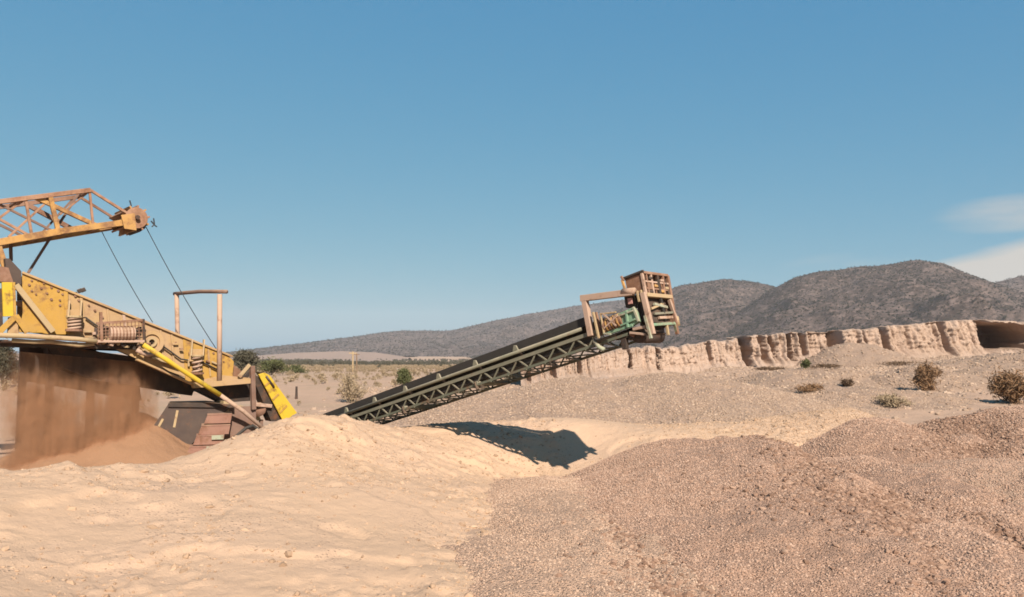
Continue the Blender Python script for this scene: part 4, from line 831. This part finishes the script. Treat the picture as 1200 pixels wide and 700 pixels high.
# head pulley, belt wrap and lower scraper
hpc = C_(748, 393, 0.08); MB().tube([hpc, hpc + NC * 0.8], 0.17, 18).build('head_pulley', 'brownsteel_shade', conv, smooth=True)
hp_([(722, 391), (748, 385), (757, 390), (752, 397), (738, 398), (722, 399)], 0.06, 0.80, 'discharge_box', 'dark', conv, 0.01)
for k in range(7): hb((738 + k * 4, 391 + (k * 5) % 7), (744 + k * 4, 394 + (k * 3) % 6), 0.02 + 0.1 * k, 0.08 + 0.1 * k, 0.06, 'hanging_plate', ['rust', 'mauve', 'dark'][k % 3], 0.08)
hp_([(727, 396), (733, 395), (734, 409), (729, 410)], 0.0, 0.1, 'lower_bracket', 'dark', conv, 0.006)
MB().tube([C_(696, 399, -0.08), C_(702, 407, -0.08), C_(708, 410, -0.06)], 0.05, 8).build('motor_foot', 'palemint', conv, smooth=True)
MB().tube([C_(697 + 10 * t, 397 - 3 * t + 12 * t * (1 - t), -0.12) for t in np.linspace(0, 1, 7)], 0.03, 8).build('power_cable', 'rubber', conv, smooth=True)
# buried props carrying the truss
for s0 in (0.5,):
    for off in (0.05, WC - 0.05):
        a = K(s0, off, -0.80); b = a.copy(); b[2] = -0.2; MB().beam(a, b, 0.09, 0.09, NC).build('prop', 'green', conv)

# ================================================================== SAND FALLING FROM THE SCREEN AND ITS HEAP
hx, hy = A_(95, 520, 1.5)[:2]
h2 = A_(160, 520, 1.25)
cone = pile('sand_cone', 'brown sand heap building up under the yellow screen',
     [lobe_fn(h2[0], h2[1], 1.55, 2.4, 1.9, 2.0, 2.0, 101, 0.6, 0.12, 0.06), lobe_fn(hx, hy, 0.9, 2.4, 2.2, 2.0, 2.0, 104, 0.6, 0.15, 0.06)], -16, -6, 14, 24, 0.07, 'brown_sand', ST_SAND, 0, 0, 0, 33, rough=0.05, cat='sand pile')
t = MT('falling_grains'); t.nt.nodes.remove(t.b)
pv = t.node('ShaderNodeVolumePrincipled'); pv.inputs['Color'].default_value = (0.72, 0.42, 0.25, 1); pv.inputs['Anisotropy'].default_value = 0.1
fc = A_(95, 480, 0.80)
def vdot(vec):
    n = t.node('ShaderNodeVectorMath', operation='DOT_PRODUCT'); t.nt.links.new(t.pos, n.inputs[0]); n.inputs[1].default_value = tuple(vec); return n.outputs['Value']
su = t.math('SUBTRACT', vdot(UM), float(np.dot(fc, UM))); sn = t.math('SUBTRACT', vdot(NM), float(np.dot(fc, NM)))
wob = t.math('MULTIPLY', t.math('SUBTRACT', t.noise(1.0, 3, 0.6, sc=(2.5, 2.5, 0.7)), 0.5), 1.0)
fu = t.rng(t.math('ADD', t.math('ABSOLUTE', su), wob), 1.85, 1.05); fn = t.rng(t.math('ADD', t.math('ABSOLUTE', sn), wob), 0.42, 0.15)
st1 = t.rng(t.noise(1.0, 4, 0.6, sc=(1.3, 1.3, 0.14)), 0.38, 0.62, 0.05, 1.1); st2 = t.rng(t.noise(1.0, 3, 0.6, sc=(9, 9, 0.5)), 0.3, 0.7, 0.45, 1.2)
spz = t.node('ShaderNodeSeparateXYZ'); t.nt.links.new(t.pos, spz.inputs[0])
fz = t.rng(t.math('ADD', spz.outputs[2], t.math('MULTIPLY', t.noise(1.0, 3, 0.6, sc=(1.6, 1.6, 0.6)), 1.6)), 3.3, 2.1, 0.20, 1.0)
st2 = t.math('MULTIPLY', st2, fz)
dl = t.math('MULTIPLY', t.math('MULTIPLY', fu, fn), t.math('MULTIPLY', st1, st2))
t.nt.links.new(t.math('MULTIPLY', t.math('MULTIPLY', dl, t.rng(t.noise(2.2, 4, 0.6), 0.35, 0.65, 0.35, 1.4)), 17.0), pv.inputs['Density']); t.nt.links.new(pv.outputs[0], t.out.inputs['Volume'])
M['falling'] = t.m
fm = MB(); q0 = fc - UM * 2.0 - NM * 0.55; q1 = fc + UM * 2.0 - NM * 0.55; zt0, zt1 = A_(14, 409, 0.5)[2], A_(172, 428, 0.5)[2]
def zed(q, z): q = np.array(q); q[2] = z; return q
fm.box8([zed(q0, .1), zed(q1, .1), zed(q1 + NM * 1.1, .1), zed(q0 + NM * 1.1, .1), zed(q0, zt0), zed(q1, zt1), zed(q1 + NM * 1.1, zt1), zed(q0 + NM * 1.1, zt0)])
fs = fm.build('falling_sand', 'falling'); tag(fs, 'curtain of brown sand falling from the screen', 'falling sand', kind='stuff')

# ================================================================== PLANTS
def mat_leaf(name, a, b):
    t = MT(name); oi = t.noise(6, 3); col = t.mix(t.rng(oi, 0.3, 0.7), a, b); return t.done(col, 0.85, spec=0.2)
M['leaf_green'] = mat_leaf('dull_green_leaf', (0.085, 0.095, 0.035), (0.14, 0.14, 0.055))
M['leaf_dark'] = mat_leaf('dark_green_leaf', (0.085, 0.08, 0.05), (0.14, 0.12, 0.08))
M['leaf_dry'] = mat_leaf('dry_brown_leaf', (0.22, 0.12, 0.06), (0.33, 0.20, 0.11))
M['leaf_tan'] = mat_leaf('dry_tan_leaf', (0.36, 0.265, 0.165), (0.44, 0.33, 0.21))
M['leaf_brown'] = mat_leaf('dead_brown_leaf', (0.12, 0.075, 0.045), (0.20, 0.125, 0.075))
M['twig'] = MT('twig_bark').done((0.13, 0.09, 0.06), 0.9)
def bush_meshes(seed, rx, rz, n, leaf, mat, stems=7, lift=0.35, trunk=0.0):
    rnd = np.random.RandomState(seed); v = []; f = []; clumps = [(rnd.normal(0, .42, 2) * rx, trunk + rz * (0.25 + 0.95 * rnd.rand() ** .8), 0.28 + 0.3 * rnd.rand()) for _ in range(16)]
    for i in range(n):
        c, h, cr = clumps[rnd.randint(len(clumps))]; k = max(0.35, 1 - 0.5 * (h - trunk) / rz * 0.6)
        p = np.array([c[0] * k, c[1] * k, h]) + rnd.normal(0, 1, 3) * np.array([rx, rx, rz]) * cr * 0.42
        if p[2] < 0.02: p[2] = 0.02 + rnd.rand() * rz * .2
        d = rnd.normal(0, 1, 3); d /= np.linalg.norm(d); e = np.cross(d, rnd.normal(0, 1, 3)); e /= np.linalg.norm(e); L = leaf * (0.6 + 0.8 * rnd.rand())
        o = len(v); v += [p - d * L * 1.25, p + e * L * .24, p + d * L * 1.25, p - e * L * .24]; f.append((o, o + 1, o + 2, o + 3))
    sm = MB()
    for k in range(stems):
        c, h, cr = clumps[k % len(clumps)]; sm.tube([(rnd.normal(0, .04) * rx, rnd.normal(0, .04) * rx, -0.05), (c[0] * .4, c[1] * .4, h * .5), (c[0] * .8, c[1] * .8, h)], [0.035 * rz, 0.022 * rz, 0.008 * rz], 5)
    return v, f, sm
def plant_at(px, py_base, Y, wpx, hpx, n, leaf_px, mat, name, label, cat, seed, trunk=0.0, group=None, z=None):
    b = land(px, py_base, Y * 0.6, Y * 2.0) if z is None else P(px, py_base, Y)
    if z is not None: b[2] = surf_z(b[0], b[1])
    else: b[2] -= 0.03; Y = b[1]
    rx = wpx / FPX * Y / 2; rz = hpx / FPX * Y
    root = thing(name, label, cat, b, group); v, f, sm = bush_meshes(seed, rx, rz * (1 - trunk) * .8, n, leaf_px / FPX * Y, mat, trunk=rz * trunk)
    me = bpy.data.meshes.new('foliage'); me.from_pydata([tuple(q) for q in v], [], f); me.materials.append(M[mat]); fo = bpy.data.objects.new('foliage', me); COL.objects.link(fo); fo.parent = root
    mm = bpy.data.meshes.new('stems'); mm.from_pydata(sm.v, [], sm.f); mm.materials.append(M['twig']); so = bpy.data.objects.new('stems', mm); COL.objects.link(so); so.parent = root
    return root
plant_at(1188, 472, 30, 52, 34, 4200, 2.4, 'leaf_dry', 'dry_bush', 'dark brown dry bush at the right edge behind the gravel bank', 'bush', 3)
plant_at(1086, 458, 50, 34, 26, 2600, 2.0, 'leaf_dry', 'dry_bush', 'reddish brown dry bush standing alone on the pale flat at right', 'bush', 5)
plant_at(993, 454, 52, 16, 9, 700, 1.6, 'leaf_brown', 'low_shrub', 'small dark low shrub on the pale flat below the streaked heaps', 'shrub', 7)
plant_at(950, 458, 48, 38, 7, 1300, 1.5, 'leaf_dry', 'dry_bush', 'wide low reddish dry bush below the far gravel heap', 'bush', 8)
plant_at(945, 432, 70, 11, 9, 700, 1.5, 'leaf_green', 'green_shrub', 'tiny green shrub on the terrace edge', 'shrub', 9)
plant_at(1042, 476, 38, 50, 12, 1300, 1.8, 'leaf_tan', 'dry_grass', 'patch of yellow dry grass behind the gravel bank', 'grass tuft', 10)
plant_at(473, 449, 62, 22, 18, 2200, 1.6, 'leaf_green', 'green_bush', 'round green bush just above the conveyor belt on the plain', 'bush', 21, z=0.0)
plant_at(412, 472, 40, 40, 30, 1500, 1.7, 'leaf_tan', 'dry_bush', 'big sparse tan bush on the plain left of the conveyor', 'bush', 22)
plant_at(289, 432, 90, 34, 30, 4200, 1.8, 'leaf_dark', 'tree', 'dark small tree behind the lower end of the yellow screen', 'tree', 23, trunk=0.12, z=0.0)
plant_at(318, 430, 120, 40, 16, 2400, 1.7, 'leaf_green', 'scrub_tree', 'low wide green scrub right of the dark small tree', 'shrub', 24, z=0.0)
plant_at(346, 428, 140, 22, 9, 900, 1.5, 'leaf_green', 'scrub_tree', 'low green scrub further right in the row on the plain', 'shrub', 25, z=0.0)
plant_at(5, 437, 60, 40, 46, 3500, 2.2, 'leaf_dark', 'tree', 'dark tree seen below the platform at the left edge', 'tree', 28, trunk=0.1, z=0.0)

for k, (px_, py_, w_, h_) in enumerate(((900, 434, 44, 3.5), (972, 431, 50, 4), (1052, 428, 56, 4))):
    plant_at(px_, py_, 72, w_, h_, 1100, 1.2, 'leaf_brown', 'low_brush', ['thin dark brush at the left end of the terrace edge', 'thin dark brush right of the tiny green shrub', 'thin dark brush on the terrace above the reddish bush'][k], 'brush', 140 + k, group='brush along the terrace edge')
# scrub that covers the plain and the hillsides
M['leaf_hill'] = mat_leaf('hill_scrub_leaf', (0.045, 0.045, 0.034), (0.085, 0.08, 0.06))
def scrub_set(name, seed, mat):
    c_ = bpy.data.collections.new(name)
    for i in range(3):
        v, f, sm = bush_meshes(seed + i, 1.0, 0.9, 110, 0.26, mat, 0); me = bpy.data.meshes.new('scrub'); me.from_pydata([tuple(q) for q in v], [], f); me.materials.append(M[mat]); c_.objects.link(bpy.data.objects.new('scrub', me))
    return c_
SC_D = scrub_set('dark_scrub', 50, 'leaf_dark'); SC_H = scrub_set('hill_scrub', 70, 'leaf_hill'); SC_T = scrub_set('tan_scrub', 60, 'leaf_tan')
for hl, dn, sm_, sx in ((hill_mid, 0.012, 0.7, 2.2), (hill_right, 0.018, 0.6, 1.7), (hill_edge, 0.009, 0.8, 2.2), (hill_left, 0.004, 1.0, 2.8)):
    s_ = scatter('hillside_scrub', hl.data, SC_H, dn * 1.6, sm_, sx, 9, None, None, 1.6, False); tag(s_, 'dark scrub dotted over the hillside', 'scrub', kind='stuff')
X, Y = patch(-130, 40, 34, 420, 6.0); Z = ground_z(X, Y)
dn = np.where((X < Y * 0.05 + 2), 1.0, 0.0) * (0.35 + 0.65 * (fbm(X * .03, Y * .03, 3, 4) > 0)) * (0.5 + 2.2 * sstep(110, 260, Y))
sheet = grid_mesh('plain_scrub', X, Y, Z, 'ground', attrs={'dens': dn}); pm = sheet.data; bpy.data.objects.remove(sheet)
tag(scatter('plain_scrub', pm, SC_T, 0.22, 0.12, 0.60, 3, None, 'dens', 2, False), 'tan dry scrub spread over the plain', 'scrub', kind='stuff')
tag(scatter('plain_scrub', pm, SC_D, 0.002, 0.3, 1.2, 5, None, 'dens', 2, False), 'dark green scrub spread over the plain', 'scrub', kind='stuff')

X, Y = patch(-520, 60, 400, 1000, 14.0); Z = ground_z(X, Y); dn = np.where(X < Y * 0.02, 1.0, 0.0) * sstep(-0.35, 0.25, fbm(X * .012, Y * .012, 3, 14))
sheet = grid_mesh('plain_scrub', X, Y, Z, 'ground', attrs={'dens': dn}); pm = sheet.data; bpy.data.objects.remove(sheet)
tag(scatter('plain_scrub', pm, SC_D, 0.035, 0.7, 2.4, 25, None, 'dens', 2, False), 'band of scrub far out on the plain before the hills', 'scrub', kind='stuff')
X, Y = patch(-12, 84, 25, 112, 1.2); Z = ground_z(X, Y)
dn = np.clip(0.25 + 1.1 * fbm(X * .09, Y * .09, 3, 44) + 0.4 * sstep(40, 60, Y) + 1.3 * sstep(84, 95, Y), 0.05, 2.2) * (Y > 33 - 0.1 * X) * (X < Y * 0.75)
sheet = grid_mesh('pit_rubble', X, Y, Z, 'ground', attrs={'dens': dn}); pm = sheet.data; bpy.data.objects.remove(sheet)
tag(scatter('pit_rubble', pm, ST_BEI, 9, 0.025, 0.22, 13, None, 'dens', 4), 'loose pale rubble strewn over the pit floor', 'rubble', kind='stuff')
# --- distant posts on the plain
def post(px, y0, y1, Y, wpx, mat, name, label, cat, bars=True):
    a = P(px, y1, Y); a[2] = ground_z(np.array(a[0]), np.array(Y)) - 0.05; b = P(px, y0, Y); r = thing(name, label, cat, a); wd = wpx / FPX * Y
    MB().tube([a, b], [wd * .55, wd * .4], 8).build('pole', mat, r)
    if bars: MB().beam(b + np.array((-wd * 2.2, 0, -wd)), b + np.array((wd * 2.2, 0, -wd)), wd * .5, wd * .6).build('cross_arm', mat, r)
    return r
post(413.5, 412, 432, 150, 2.0, 'pipe', 'utility_pole', 'pale utility pole far out on the plain', 'pole')
post(418, 414, 432, 155, 1.6, 'wood', 'utility_pole', 'dark slim pole right beside the pale utility pole', 'pole')
post(347.5, 453, 462, 48, 3.0, 'dark', 'marker_post', 'short dark marker post on the plain right of the yellow guard', 'post', False)

# --- thin air between here and the hills
hm = MB(); hm.box8([(-3500, -3500, -18), (3500, -3500, -18), (3500, 3500, -18), (-3500, 3500, -18), (-3500, -3500, 170), (3500, -3500, 170), (3500, 3500, 170), (-3500, 3500, 170)])
hz = hm.build('haze', 'falling'); hz.data.materials.clear()
t = MT('thin_haze'); t.nt.nodes.remove(t.b); pv = t.node('ShaderNodeVolumePrincipled'); pv.inputs['Color'].default_value = (0.86, 0.90, 0.96, 1); pv.inputs['Density'].default_value = 0.00009
t.nt.links.new(pv.outputs[0], t.out.inputs['Volume']); hz.data.materials.append(t.m); tag(hz, 'thin pale haze over the whole valley', 'haze', kind='stuff')
for o in bpy.data.objects:
    if '_org' in o: del o['_org']
